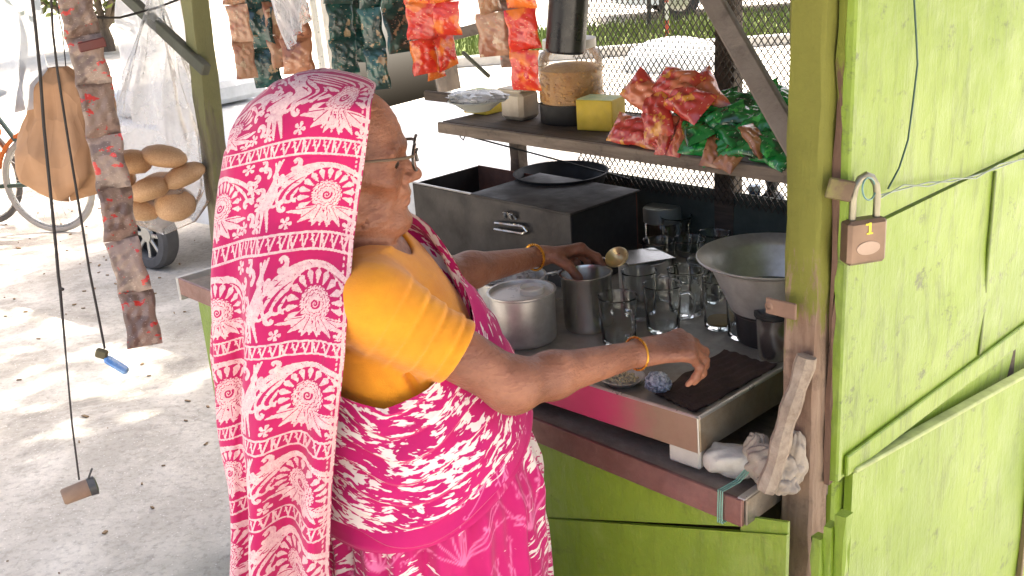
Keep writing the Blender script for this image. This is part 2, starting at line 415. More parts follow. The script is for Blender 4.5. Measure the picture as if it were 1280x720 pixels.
# ---- wire netting of diamonds, woven from zigzag wires
def netting(name, u0, u1, z0, z1, v, pitch=.0165, r=.00135, parent=None):
    m = MB(); W_, H_ = u1-u0, z1-z0
    for sgn in (1, -1):
        c = -H_*1.35 if sgn > 0 else 0
        while c < W_+(0 if sgn > 0 else H_*1.35):
            # line u = c + sgn*z/1.35 clipped to the frame
            pts = []
            zA, zB = 0, H_
            f_ = lambda z: c+sgn*z*.74
            ulo, uhi = 0, W_
            za = (ulo-c)/(sgn*.74); zb = (uhi-c)/(sgn*.74)
            lo, hi = max(zA, min(za, zb)), min(zB, max(za, zb))
            if hi-lo > .004:
                pa, pb = (-(u0+f_(lo)), v+.0008*sgn, z0+lo), (-(u0+f_(hi)), v+.0008*sgn, z0+hi)
                m.tube([pa, pb], r, 4, False)
            c += pitch
    o = m.build(name, simple('dark_net_wire', srgb(70, 64, 56), .6, .2), parent or stall, 60); o['kind'] = 'stuff'; return o
nb = ST(atv(726, 60, .82))
netting('wire_netting', -.05, nb[0], 1.0, 1.98, .79)
part('back_panel', simple('dark_teal_board', srgb(70, 80, 72), .7, var=.5, bump=.4), (-.05, 1.02, .80, .812, .792, 1.03))
# shelf
sL, sR = ST(atv(550, 146, .50)), ST(atv(980, 216, .50)); SZ = (sL[2]+sR[2])/2
shelf = part('shelf', DARKW, (.0, sL[0]-.004, .50, .795, SZ-.022, SZ), bev=.003)
slab_face('shelf_edge', OLDW, .0, sL[0], .488, .4995, SZ-.028, SZ-.001, shelf)
m = MB(); hk = sp_(atv(574, 158, .50)); 
m.tube([(hk[0], .51, SZ-.02), (hk[0]-.006, .505, SZ-.035), (hk[0]+.006, .505, SZ-.042), (hk[0]+.012, .508, SZ-.028)], .0018, 6)
m.tube([(hk[0]+.01, .508, SZ-.03), (hk[0]+.30, .80, SZ-.17)], .0022, 6); m.build('shelf_stay', simple('dark_wire', srgb(48, 50, 50), .5, .4), stall)
pz = ST(atv(640, 180, .70)); rough_post('shelf_prop', DARKW, [(pz[0], .72, .79), (pz[0], .72, SZ-.022)], .035, .035, 10, 8)
# diagonal timbers
bT, bB = atv(868, -40, .30), atv(1000, 192, .15); m = MB(); m.bar(sp_(bT), sp_(bB), .034, .024, (.3, -1, .2), .003); m.build('brace', BRACE, stall)
bT, bB = atv(120, -40, .06), atv(258, 88, .07); m = MB(); m.bar(sp_(bT), sp_(bB), .030, .024, (0, -1, .2), .003); m.build('brace', simple('dark_olive_timber', srgb(96, 98, 84), .8, bump=.4), stall)
bT, bB = atv(596, 95, .80), atv(560, 40, .80); m = MB(); m.bar(sp_(atv(535, 52, .80)), sp_(atv(625, 28, .80)), .03, .02, (0, -1, 0)); m.build('back_rail', BRACE, stall)
m = MB(); m.bar(sp_(atv(578, 65, .79)), sp_(atv(612, 96, .79)), .012, .010, (0, -1, 0)); m.build('brace', simple('dark_olive_timber', srgb(96, 98, 84), .8), stall)
# prop sticks at the near end of the ledge
# roof: beams and corrugated sheets above the frame, its eave shades the customer side; unseen overhang lengthened to shade the end wall
def corrugated(name, mat, u0, u1, v0, v1, z0, z1, parent):
    n = int((u1-u0)/.019); us = np.linspace(u0, u1, n); A = np.zeros((2, n, 3))
    for i, (v_, z_) in enumerate(((v0, z0), (v1, z1))):
        A[i, :, 0] = -us; A[i, :, 1] = v_; A[i, :, 2] = z_+.009*np.sin(us*2*math.pi/.076)
    m = MB(); m.grid(A); return m.build(name, mat, parent, 60)
RUST = tin_material('roof_tin', srgb(120, 84, 60), .5, (150, 146, 140))
for k in range(5): corrugated('roof_sheet', RUST, -1.15+k*.80, -.30+k*.80, -.70, 1.55, 2.08+.004*(k % 2), 2.24+.004*(k % 2), stall)
for v_, z_ in ((-.62, 2.06), (.10, 2.105), (.83, 2.155)): part('roof_beam', DARKW, (-1.1, 2.80, v_-.02, v_+.02, z_-.045, z_+.0))
for uu in (-1.05, -.25, .6, 1.7, 2.5):
    m = MB(); m.bar((-uu, -.69, 2.022), (-uu, 1.5, 2.172), .035, .03, bev=.003); m.build('roof_rafter', DARKW, stall)

# ================================================================== implicit-surface modeller (smooth unions, one continuous skin)
class SDF:
    def __init__(s, xs, ys, zs):
        s.ax = [np.asarray(a, np.float32) for a in (xs, ys, zs)]
        s.F = np.full([len(a) for a in s.ax], .06, np.float32)
    def _win(s, lo, hi):
        sl = []
        for a, l, h in zip(s.ax, lo, hi):
            i0 = max(0, int(np.searchsorted(a, l))-1); i1 = min(len(a), int(np.searchsorted(a, h))+1)
            if i1 <= i0: return None
            sl.append(slice(i0, i1))
        return tuple(sl)
    def op(s, lo, hi, fn, k=.01, mode='add', pad=.05):
        lo = np.asarray(lo)-pad; hi = np.asarray(hi)+pad
        sl = s._win(lo, hi)
        if sl is None: return s
        X = s.ax[0][sl[0]][:, None, None]; Y = s.ax[1][sl[1]][None, :, None]; Z = s.ax[2][sl[2]][None, None, :]
        d = fn(X, Y, Z).astype(np.float32); f = s.F[sl]
        if mode == 'add':
            h = np.clip(.5+.5*(f-d)/k, 0, 1); s.F[sl] = f*(1-h)+d*h-k*h*(1-h)
        elif mode == 'sub':
            d = -d; h = np.clip(.5-.5*(f-d)/k, 0, 1); s.F[sl] = f*(1-h)+d*h+k*h*(1-h)
        elif mode == 'disp':
            s.F[sl] = f+d
        return s
    def cone(s, a, b, ra, rb, k=.01, mode='add', ridge=None):
        a = np.asarray(a, float); b = np.asarray(b, float); ab = b-a; L2 = max(ab @ ab, 1e-9); R = max(ra, rb)
        def fn(X, Y, Z):
            t = np.clip(((X-a[0])*ab[0]+(Y-a[1])*ab[1]+(Z-a[2])*ab[2])/L2, 0, 1)
            d = np.sqrt((X-a[0]-t*ab[0])**2+(Y-a[1]-t*ab[1])**2+(Z-a[2]-t*ab[2])**2)-(ra+(rb-ra)*t)
            return d if ridge is None else d+ridge(t, X, Y, Z)
        return s.op(np.minimum(a, b)-R, np.maximum(a, b)+R, fn, k, mode)
    def ell(s, c, r, k=.01, mode='add', M=None):
        c = np.asarray(c, float); r = np.asarray(r, float); R = r.max()
        Mi = np.eye(3) if M is None else np.asarray(M).T
        def fn(X, Y, Z):
            x, y, z = X-c[0], Y-c[1], Z-c[2]
            q = [(Mi[i][0]*x+Mi[i][1]*y+Mi[i][2]*z) for i in range(3)]
            k0 = np.sqrt((q[0]/r[0])**2+(q[1]/r[1])**2+(q[2]/r[2])**2)
            k1 = np.sqrt((q[0]/r[0]**2)**2+(q[1]/r[1]**2)**2+(q[2]/r[2]**2)**2)+1e-9
            return k0*(k0-1)/k1
        return s.op(c-R, c+R, fn, k, mode)
    def loft(s, z, cx, cy, rx, ry, k=.02, pad=.05):
        z = np.asarray(z, float)
        def fn(X, Y, Z):
            zz = Z.ravel(); g = lambda a: np.interp(zz, z, a)[None, None, :]
            ax, ay = g(rx), g(ry)
            d = (np.sqrt(((X-g(cx))/ax)**2+((Y-g(cy))/ay)**2)-1)*np.minimum(ax, ay)
            return np.maximum(d, np.maximum(z[0]-Z, Z-z[-1]))
        return s.op((min(cx)-max(rx), min(cy)-max(ry), z[0]), (max(cx)+max(rx), max(cy)+max(ry), z[-1]), fn, k, pad=pad)
    def mesh(s):
        F = s.F; S = F < 0; nx, ny, nz = F.shape
        C = np.zeros((nx-1, ny-1, nz-1), np.uint8)
        for i in (0, 1):
            for j in (0, 1):
                for k in (0, 1):
                    C += S[i:nx-1+i, j:ny-1+j, k:nz-1+k]
        act = (C > 0) & (C < 8); I = np.argwhere(act)
        idx = -np.ones(C.shape, np.int32); idx[act] = np.arange(len(I))
        corner = {}
        for i in (0, 1):
            for j in (0, 1):
                for k in (0, 1):
                    corner[i, j, k] = F[I[:, 0]+i, I[:, 1]+j, I[:, 2]+k]
        acc = np.zeros((len(I), 3)); cnt = np.zeros(len(I))
        keys = list(corner)
        for a in keys:
            for ax in range(3):
                if a[ax]: continue
                b = list(a); b[ax] = 1; b = tuple(b)
                fa, fb = corner[a], corner[b]; m = (fa < 0) != (fb < 0)
                t = np.where(m, fa/np.where(m, fa-fb, 1), 0)
                p = np.array(a, float)[None].repeat(len(I), 0); p[:, ax] = t
                acc[m] += p[m]; cnt[m] += 1
        q = acc/cnt[:, None]
        V = np.stack([s.ax[d][I[:, d]]+q[:, d]*(s.ax[d][I[:, d]+1]-s.ax[d][I[:, d]]) for d in range(3)], -1)
        Q = []
        for ax in range(3):
            sl0 = [slice(1, n-1) for n in F.shape]; sl1 = list(sl0)
            sl0[ax] = slice(0, F.shape[ax]-1); sl1[ax] = slice(1, F.shape[ax])
            A = S[tuple(sl0)]; B = S[tuple(sl1)]
            E = np.argwhere(A != B)
            if not len(E): continue
            sg = A[tuple(E.T)]
            E = E+np.array([0 if d == ax else 1 for d in range(3)])
            o1, o2 = [(1, 2), (2, 0), (0, 1)][ax]
            d1 = np.zeros(3, int); d1[o1] = 1; d2 = np.zeros(3, int); d2[o2] = 1
            g = lambda e: idx[tuple(e.T)]
            qd = np.stack([g(E-d1-d2), g(E-d2), g(E), g(E-d1)], -1)
            qd[~sg] = qd[~sg][:, ::-1]
            Q.append(qd)
        Q = np.concatenate(Q); Q = Q[(Q >= 0).all(1)]
        return V, Q
def smooth_mesh(V, Q, it=2, lam=.5):
    for _ in range(it):
        acc = np.zeros_like(V); n = np.zeros(len(V))
        for a in range(4):
            i, j = Q[:, a], Q[:, (a+1) % 4]
            for d in range(3):
                acc[:, d] += np.bincount(i, V[j, d], len(V))+np.bincount(j, V[i, d], len(V))
            n += np.bincount(i, minlength=len(V))+np.bincount(j, minlength=len(V))
        V = V+lam*(acc/np.maximum(n, 1)[:, None]-V)
    return V

# ================================================================== raster for printed cloth (values are sampled into a point attribute)
class Ras:
    def __init__(s, W, H, px):
        s.W, s.H, s.px = W, H, px
        s.nx, s.ny = int(round(W/px)), int(round(H/px))
        s.A = np.zeros((s.ny, s.nx), np.float32)
    def stroke(s, pts, wd, val=1., wrap=True):
        pts = np.asarray(pts, float); n = len(pts); wd = np.broadcast_to(np.asarray(wd, float), (n,))
        for dx in ((-s.W, 0, s.W) if wrap else (0,)):
            P = pts+[dx, 0]; m = wd.max()+s.px*2
            x0 = max(0, int((P[:, 0].min()-m)/s.px)); x1 = min(s.nx, int((P[:, 0].max()+m)/s.px)+2)
            y0 = max(0, int((P[:, 1].min()-m)/s.px)); y1 = min(s.ny, int((P[:, 1].max()+m)/s.px)+2)
            if x1 <= x0 or y1 <= y0: continue
            X = (np.arange(x0, x1)+.5)[None]*s.px; Y = (np.arange(y0, y1)+.5)[:, None]*s.px
            best = np.full((y1-y0, x1-x0), 1e9)
            segs = [(P[0], P[0], wd[0], wd[0])] if n == 1 else [(P[i], P[i+1], wd[i], wd[i+1]) for i in range(n-1)]
            for a, b, wa, wb in segs:
                ab = b-a; L = max(ab @ ab, 1e-12)
                t = np.clip(((X-a[0])*ab[0]+(Y-a[1])*ab[1])/L, 0, 1)
                best = np.minimum(best, np.hypot(X-a[0]-t*ab[0], Y-a[1]-t*ab[1])-(wa+(wb-wa)*t))
            al = np.clip(.5-best/(s.px*1.5), 0, 1); sub = s.A[y0:y1, x0:x1]
            s.A[y0:y1, x0:x1] = sub*(1-al)+val*al
    def arc(s, c, r, a0, a1, wd, val=1., r1=None, n=16, asp=1.):
        a = np.linspace(math.radians(a0), math.radians(a1), n); r = np.linspace(r, r if r1 is None else r1, n)
        s.stroke(np.stack([c[0]+r*np.cos(a), c[1]+r*np.sin(a)*asp], -1), np.interp(np.linspace(0, 1, n), np.linspace(0, 1, len(np.atleast_1d(wd))), np.atleast_1d(wd)), val)
    def sample(s, x, y):
        fx = np.mod(x, s.W)/s.px-.5; fy = np.mod(y, s.H)/s.px-.5
        i0 = np.floor(fx).astype(int); j0 = np.floor(fy).astype(int); tx = fx-i0; ty = fy-j0
        g = lambda j, i: s.A[j % s.ny, i % s.nx]
        return (g(j0, i0)*(1-tx)+g(j0, i0+1)*tx)*(1-ty)+(g(j0+1, i0)*(1-tx)+g(j0+1, i0+1)*tx)*ty
def hood_print():
    r = Ras(.168, .128, .0003)
    # woven-looking border band
    for y in (.004, .023): r.stroke([(-.02, y), (.19, y)], .0013)
    for k in range(12):
        x = .168*k/12
        r.stroke([(x, .0065), (x+.0045, .0205)], .001); r.stroke([(x+.0048, .0205), (x+.0085, .0068)], .0009)
        if k % 3 == 1: r.stroke([(x+.0095, .0065), (x+.0095, .0205)], .0011)
        r.stroke([(x+.006, .008), (x+.010, .0135)], .0007)
    cx, cy = .066, .083
    # long plume of leaves sweeping over the flower
    for j in range(4):
        rr = .072-.0098*j
        r.arc((cx+.006, cy+.012), rr, 196+5*j, 354-5*j, [.0015, .0039-.0003*j, .0042-.0003*j, .0016], asp=.78)
        a = math.radians(354-5*j); ex, ey = cx+.006+rr*math.cos(a), cy+.012+.78*rr*math.sin(a)
        r.arc((ex-.006, ey+.001), .006, -10, 150, [.0020, .0025, .0014])
        for k in range(7):
            a = math.radians(215+k*19); r.stroke([(cx+.006+(rr-.001)*math.cos(a), cy+.012+.78*(rr-.001)*math.sin(a)), (cx+.006+(rr+.0025)*math.cos(a+.06), cy+.012+.78*(rr+.0025)*math.sin(a+.06))], .00045, 0.)
    # clear field for the ray petals
    r.stroke([(cx, cy)], .0405, 0.)
    for k in range(16):
        a = math.radians(-190+k*19.5); c, s_ = math.cos(a), math.sin(a)
        r.stroke([(cx+.024*c, cy+.024*s_), (cx+.029*c, cy+.029*s_), (cx+.0345*c, cy+.0345*s_)], [.0009, .0024, .0042])
        r.stroke([(cx+.0405*c, cy+.0405*s_)], .0016)
    # flower head of scales round a spiral
    r.stroke([(cx, cy)], .0215)
    for rad, n in ((.0185, 19), (.0145, 15), (.0105, 11)):
        for k in range(n):
            a = 2*math.pi*k/n+rad*90; r.arc((cx+rad*math.cos(a), cy+rad*math.sin(a)), .0023, math.degrees(a)-80, math.degrees(a)+80, [.00055], 0., n=6)
    r.arc((cx, cy), .0008, 0, 560, [.0010, .0014], 0., r1=.0068, n=24)
    # leaf fan under the flower
    for k, (dx, dy, b) in enumerate([(-.052, .022, .010), (-.042, .033, .006), (-.024, .041, .0), (-.006, .043, 0), (.016, .042, -.002), (.034, .036, -.006), (.050, .022, -.010)]):
        r.stroke([(cx+dx*.3, cy+.017), (cx+dx*.65+b*.3, cy+.010+dy*.5), (cx+dx, cy+dy)], [.0015, .0052, .0008])
        r.stroke([(cx+dx*.35, cy+.0175), (cx+dx*.85, cy+.003+dy*.75)], .0006, 0.)
    # column scroll between the flowers
    for j in range(3):
        r.stroke([(.130+.005*j, .028+.002*j), (.141-.002*j, .052), (.136+.007*j, .078), (.146+.006*j, .100), (.138+.010*j, .127)], [.0013, .0032, .0036, .0030, .0010])
    for (x, y, a0) in ((.157, .044, 120), (.124, .060, 300), (.164, .074, 100), (.122, .098, 280), (.004, .108, 120), (.163, .030, 60), (.006, .050, 30), (.012, .088, 200), (.114, .034, 80)):
        r.arc((x, y), .0092, a0, a0+230, [.0032, .0030, .0016], r1=.003, n=14); r.stroke([(x, y)], .0018)
    for (x, y) in ((.018, .034), (.106, .046), (.116, .120), (.158, .092), (.006, .068), (.016, .118), (.156, .120), (.030, .124)):
        for a in range(0, 360, 72):
            c, s_ = math.cos(math.radians(a+x*4000)), math.sin(math.radians(a+x*4000))
            r.stroke([(x+.002*c, y+.002*s_), (x+.0062*c, y+.0062*s_)], [.0011, .0026])
    # repaint the band so that leaves stop at it
    r.A[:int(.0265/r.px)] = 0; r.A[-int(.001/r.px):] = 0
    for y in (.004, .023): r.stroke([(-.02, y), (.19, y)], .0014)
    for k in range(12):
        x = .168*k/12
        r.stroke([(x, .0065), (x+.0045, .0205)], .0012); r.stroke([(x+.0048, .0205), (x+.0085, .0068)], .0011)
        if k % 3 == 1: r.stroke([(x+.0095, .0065), (x+.0095, .0205)], .0012)
        r.stroke([(x+.006, .008), (x+.010, .0135)], .0008)
    return r

# ================================================================== the woman at the counter
W = np.array([-.2, 1.55, 0.])
def L(x, y, Y): return atY(x, y, Y)-W
TZ = [.06, .45, .70, .82, .92, 1.02, 1.10, 1.17, 1.225]
TCX = [.02, .03, .038, .040, .034, .020, .008, -.004, -.018]
TRX = [.10, .13, .162, .166, .155, .138, .122, .092, .055]
TRY = [.14, .16, .180, .185, .172, .162, .160, .148, .095]
TCY = [0.]*9
def torso(z): return [np.interp(z, TZ, a) for a in (TCX, TCY, TRX, TRY)]
# joints from the photograph, each at its own depth
J = dict(shR=L(466, 380, 1.40), elR=L(640, 482, 1.40), wrR=L(800, 441, 1.53),
         shL=L(500, 338, 1.715), elL=L(548, 346, 1.87), wrL=L(676, 320, 2.06))
HE = L(424, 197, 1.53)                                   # ear-axis centre at eye level
_hp = math.radians(2); _hy = math.radians(2)
HM = np.array(Matrix.Rotation(_hy, 3, 'Z') @ Matrix.Rotation(_hp, 3, 'Y'))
def H(x, y, z): return HE+HM @ np.array([x, y, z])*1.0

def hand(sd, wr, fwd, palm, thumb_sgn, curls, spread, thumb, r=.0083, k=.006, spl=1.):
    """palm and five fingers. palm = direction the palm faces, curls per finger (3 joint angles)"""
    fwd = np.asarray(fwd, float); fwd /= np.linalg.norm(fwd)
    palm = np.asarray(palm, float); palm -= fwd*(palm @ fwd); palm /= np.linalg.norm(palm)
    side = np.cross(fwd, palm)*thumb_sgn                 # towards the thumb
    P = lambda a, b, c: wr+fwd*a+side*b+palm*c
    kn = [P(.080, .027, -.002), P(.086, .009, -.004), P(.083, -.009, -.003), P(.075, -.026, 0)]
    for q, b in zip(kn, (.018, .006, -.006, -.017)):
        sd.cone(P(.004, b*.7, 0), q, .0125, .0105, .012)
    sd.cone(kn[0], kn[3], .0095, .0085, .01)
    sd.cone(P(.03, .024, .008), P(.05, .005, .008), .012, .010, .014)
    tips = []
    for i, q in enumerate(kn):
        ln = (np.array([.040, .024, .020]), np.array([.045, .027, .021]), np.array([.041, .025, .020]), np.array([.032, .019, .018]))[i]
        a = 0; p = q; d0 = fwd+side*spread[i]; d0 /= np.linalg.norm(d0); rr = r*(1, 1.02, .97, .86)[i]
        for s_, c in zip(range(3), curls[i]):
            a += math.radians(c); d = d0*math.cos(a)+palm*math.sin(a); e = p+d*ln[s_]
            sd.cone(p, e, rr*(1.06, .97, .9)[s_], rr*(.98, .92, .72)[s_], .004 if s_ else .007); 
            sd.cone(p, p, rr*1.08, rr*1.08, .004); p = e
        tips.append(p)
    p = P(.016, .022, .006)
    for s_, (a, b, c, ln) in enumerate(thumb):
        d = fwd*a+side*b+palm*c; d /= np.linalg.norm(d); e = p+d*ln
        sd.cone(p, e, (.0125, .0105, .0093)[s_], (.0108, .0095, .0072)[s_], .009 if s_ == 0 else .004); p = e
    tips.append(p)
    return tips

def build_body():
    zs = np.concatenate([np.arange(-.02, .72, .012), np.arange(.72, 1.52, .0033)])
    xs = np.concatenate([np.arange(-.24, .70, .0033)]); ys = np.concatenate([np.arange(-.29, -.10, .0033), np.arange(-.10, .10, .0033), np.arange(.10, .66, .0036)])
    s = SDF(xs, ys, zs)
    s.loft(TZ, TCX, TCY, [r-.012 for r in TRX], [r-.012 for r in TRY], .02)
    for sy in (-1, 1):                                   # feet
        s.cone((.03, sy*.09, .10), (.03, sy*.09, .045), .04, .035, .02)
        s.cone((-.01, sy*.09, .03), (.15, sy*.10, .022), .032, .026, .02)
    # neck and shoulders
    s.cone((-.026, 0, 1.14), H(-.016, 0, -.07), .056, .049, .025)
    for sh in (J['shR'], J['shL']):
        s.cone((-.02, sh[1]*.25, 1.185), sh, .046, .048, .04)
    # arms
    for side in 'RL':
        sh, el, wr = J['sh'+side], J['el'+side], J['wr'+side]
        s.cone(sh, el, .047, .037, .03)
        s.cone(el, el, .036, .036, .02)
        m = el+(wr-el)*.30
        s.cone(el, m, .034, .0335, .02); s.cone(m, wr, .0335, .0195, .02)
    # head
    s.ell(H(-.006, 0, .030), (.098, .073, .080), .02, M=HM)
    s.ell(H(.034, 0, -.028), (.060, .057, .084), .03, M=HM)
    s.cone(H(.010, .045, -.070), H(.068, .014, -.098), .020, .016, .03)
    s.cone(H(.010, -.045, -.070), H(.068, -.014, -.098), .020, .016, .03)
    s.ell(H(.083, 0, -.097), (.017, .021, .016), .016, M=HM); s.cone(H(.068, 0, -.060), H(.074, 0, -.096), .026, .020, .012)
    for sy in (-1, 1):
        s.ell(H(.060, sy*.040, -.030), (.022, .020, .018), .02, M=HM)           # cheekbone
        s.cone(H(.0905, sy*.010, .0145), H(.079, sy*.044, .0125), .0095, .0095, .010)  # brow
        s.ell(H(.094, sy*.030, -.002), (.014, .016, .012), .014, 'sub', M=HM)    # socket
        s.ell(H(.0755, sy*.030, -.003), (.0135, .0155, .0115), .004, M=HM)       # lids over the eye
        s.cone(H(.0905, sy*.020, -.005), H(.0835, sy*.041, -.007), .0022, .0018, .003, 'sub')
        s.ell(H(.0990, sy*.0115, -.033), (.0105, .0070, .0068), .006, M=HM)      # nostril wing
        s.ell(H(.104, sy*.0065, -.0402), (.005, .003, .0025), .003, 'sub', M=HM)
        s.cone(H(.092, sy*.020, -.036), H(.083, sy*.032, -.072), .003, .002, .008, 'sub')  # fold from nose to mouth
        s.ell(H(.050, sy*.056, -.056), (.022, .010, .018), .02, 'sub', M=HM)      # hollow cheek
        s.ell(H(-.004, sy*.074, -.016), (.020, .008, .032), .008, M=HM)          # ear
        s.ell(H(.000, sy*.080, -.012), (.009, .006, .016), .006, 'sub', M=HM)
        for k in range(3):                                                         # lines at cheek and jaw
            s.cone(H(.062-.013*k, sy*.050, -.066-.008*k), H(.040-.012*k, sy*.056, -.092-.004*k), .002, .0014, .004, 'sub')
    s.cone(H(.0855, 0, .000), H(.1085, 0, -.026), .0062, .0085, .008)              # nose
    s.ell(H(.1105, 0, -.0305), (.0088, .0092, .0078), .007, M=HM)
    s.cone(H(.089, -.014, -.050), H(.089, .014, -.050), .0095, .0095, .008)      # lips, drawn in
    s.cone(H(.0965, -.011, -.0575), H(.0965, .011, -.0575), .0052, .0052, .004)
    s.cone(H(.0945, -.011, -.0695), H(.0945, .011, -.0695), .0060, .0060, .005)
    s.cone(H(.1025, -.019, -.0635), H(.1025, .019, -.0635), .0026, .0026, .003, 'sub')
    s.cone(H(.102, -.014, -.081), H(.102, .014, -.081), .005, .005, .010, 'sub')
    for k in range(3): s.cone(H(.094-.006*k, -.03, .036+.013*k), H(.094-.006*k, .03, .036+.013*k), .001, .001, .003, 'sub')
    # right hand: over the tray, fingers pinching down
    el, wr = J['elR'], J['wrR']
    f = L(885, 428, 1.565)-wr
    s.cone(wr, wr+f*.1, .0195, .018, .012)
    tR = hand(s, wr, f, (.30, .30, -.90), 1, [(34, 36, 24), (40, 40, 28), (46, 46, 30), (52, 50, 32)], (.10, .02, -.05, -.12), [(.55, .75, .40, .034), (.80, .30, .55, .030), (.85, .0, .65, .024)])
    # left hand: spread over the mouth of the steel mug
    wr = J['wrL']
    f = L(724, 313, 2.10)-wr
    s.cone(wr, wr+f*.1, .0195, .018, .012)
    tL = hand(s, wr, f, (.22, -.30, -.93), -1, [(34, 30, 22), (36, 36, 26), (42, 40, 30), (48, 42, 30)], (.06, .02, -.03, -.08), [(.62, .55, .70, .036), (.50, .12, .90, .032), (.35, -.05, .95, .026)])
    V, Q = s.mesh(); V = smooth_mesh(V, Q, 2, .4)
    return V, Q, tR, tL

def skin_material():
    b = NB('brown_skin')
    c = b.mix(b.ramp(b.noise(9, 5, .6), [(.35, 0.), (.68, 1.)]), srgb(164, 110, 82), srgb(112, 68, 50))
    c = b.mix(b.math('MULTIPLY', b.ramp(b.noise(60, 3, .7), [(.55, 0.), (.72, 1.)]), .35), c, srgb(96, 58, 44))
    h = b.math('ADD', b.math('MULTIPLY', b.noise(150, 3, .6), .5), b.math('MULTIPLY', b.noise(48, 4, .6, src=b.map((1, 1, 2.6))), .9))
    b.bump(h, .75, .0045)
    r = b.ramp(b.noise(40, 3), [(.3, .40), (.7, .58)])
    return b.fin(c, r, 0, Subsurface_Weight=.12, Subsurface_Radius=(.8, .3, .2), Subsurface_Scale=.006)
def fabric_bump(b, sc=900, st=.15):
    wv = b.noise(sc, 2, .6); b.bump(wv, st, .001)

body_root = thing('person', 'elderly person in pink and white patterned wrap over yellow blouse reaching across the tea counter', 'person', tuple(W))
V, Q, TIPR, TIPL = build_body()
SKIN = skin_material()
npmesh('body', V, Q, SKIN, body_root)

# blouse: close to the body, short sleeves with tucks
def build_blouse():
    s = SDF(np.arange(-.22, .36, .0031), np.arange(-.30, .46, .0034), np.arange(.90, 1.30, .0031))
    z = [.92]+[t for t in TZ if t > .95]; g = lambda A: [float(np.interp(q, TZ, A)) for q in z]
    s.loft(z, g(TCX), g(TCY), [r-.003 for r in g(TRX)], [r-.001 for r in g(TRY)], .02)
    for sd_ in 'RL':
        sh, el = J['sh'+sd_], J['el'+sd_]; cut = .60 if sd_ == 'R' else .80
        ax = (el-sh)/np.linalg.norm(el-sh)
        s.cone((-.012, sh[1]*.35, 1.182), sh, .052, .057, .035)
        def ridge(t, X, Y, Z):
            q = t*5.6-.35+.12*np.sin(14*(Z-Y)); fr = q-np.floor(q)
            return -.0022*np.exp(-((fr-.5)/.13)**2)+.0036*np.exp(-((fr-.70)/.10)**2)-.0012*np.sin(9*t+20*(Y+X))
        s.cone(sh, sh+(el-sh)*(cut+.12), .0575, .0490, .028, ridge=ridge)
        e = sh+(el-sh)*cut
        def cutf(X, Y, Z): return -((X-e[0])*ax[0]+(Y-e[1])*ax[1]+(Z-e[2])*ax[2])
        s.op(np.minimum(e, e+ax*.14)-.085, np.maximum(e, e+ax*.14)+.085, cutf, .003, 'sub', 0.)
    s.cone((-.01, 0, 1.20), (.0, 0, 1.35), .060, .075, .01, 'sub')               # neck opening
    for k, (a, b_, r) in enumerate((((-.05, -.172, 1.13), (.03, -.165, 1.03), .005), ((-.06, -.168, 1.10), (.0, -.168, 1.02), .004), ((.03, -.150, 1.10), (.06, -.150, 1.02), .005))):
        s.cone(a, b_, r, r*.6, .012, 'sub')
    V, Q = s.mesh(); return smooth_mesh(V, Q, 2, .4), Q
V, Q = build_blouse()
b = NB('mustard_cotton')
c = b.mix(b.ramp(b.noise(16, 5), [(.3, 0.), (.7, 1.)]), srgb(232, 154, 18), srgb(214, 132, 10))
h = b.math('ADD', b.noise(700, 2), b.math('MULTIPLY', b.noise(26, 5, .65, src=b.map((1, 1, 2.2)), dist=.5), 3.2)); b.bump(h, .30, .0035)
YEL = b.fin(c, .85, 0, Sheen_Weight=.2)
npmesh('blouse', V, Q, YEL, body_root)

# ---- cloth materials driven by printed masks
MAG, MAG2, PALE = srgb(208, 8, 112), srgb(176, 6, 90), srgb(236, 214, 206)
def hood_material():
    b = NB('printed_pink_cotton')
    m = b.math('ADD', b.attr('print'), b.math('MULTIPLY', b.math('SUBTRACT', b.noise(420, 3), .5), .55))
    m = b.ramp(m, [(.36, 0.), (.60, 1.)])
    m = b.math('MULTIPLY', m, b.math('SUBTRACT', 1., b.math('MULTIPLY', b.ramp(b.vor(330), [(.16, 1.), (.26, 0.)]), .55)))
    bg = b.mix(b.noise(12, 4), srgb(192, 14, 94), srgb(164, 8, 76))
    pl = b.mix(b.ramp(b.noise(160, 3), [(.35, 0.), (.7, 1.)]), srgb(222, 192, 186), srgb(206, 158, 162))
    c = b.mix(m, bg, pl)
    b.bump(b.math('ADD', b.noise(900, 2), b.math('MULTIPLY', b.noise(60, 4), 1.2)), .2, .0016)
    b.fin(c, .9, 0, Sheen_Weight=.15)
    return b.m
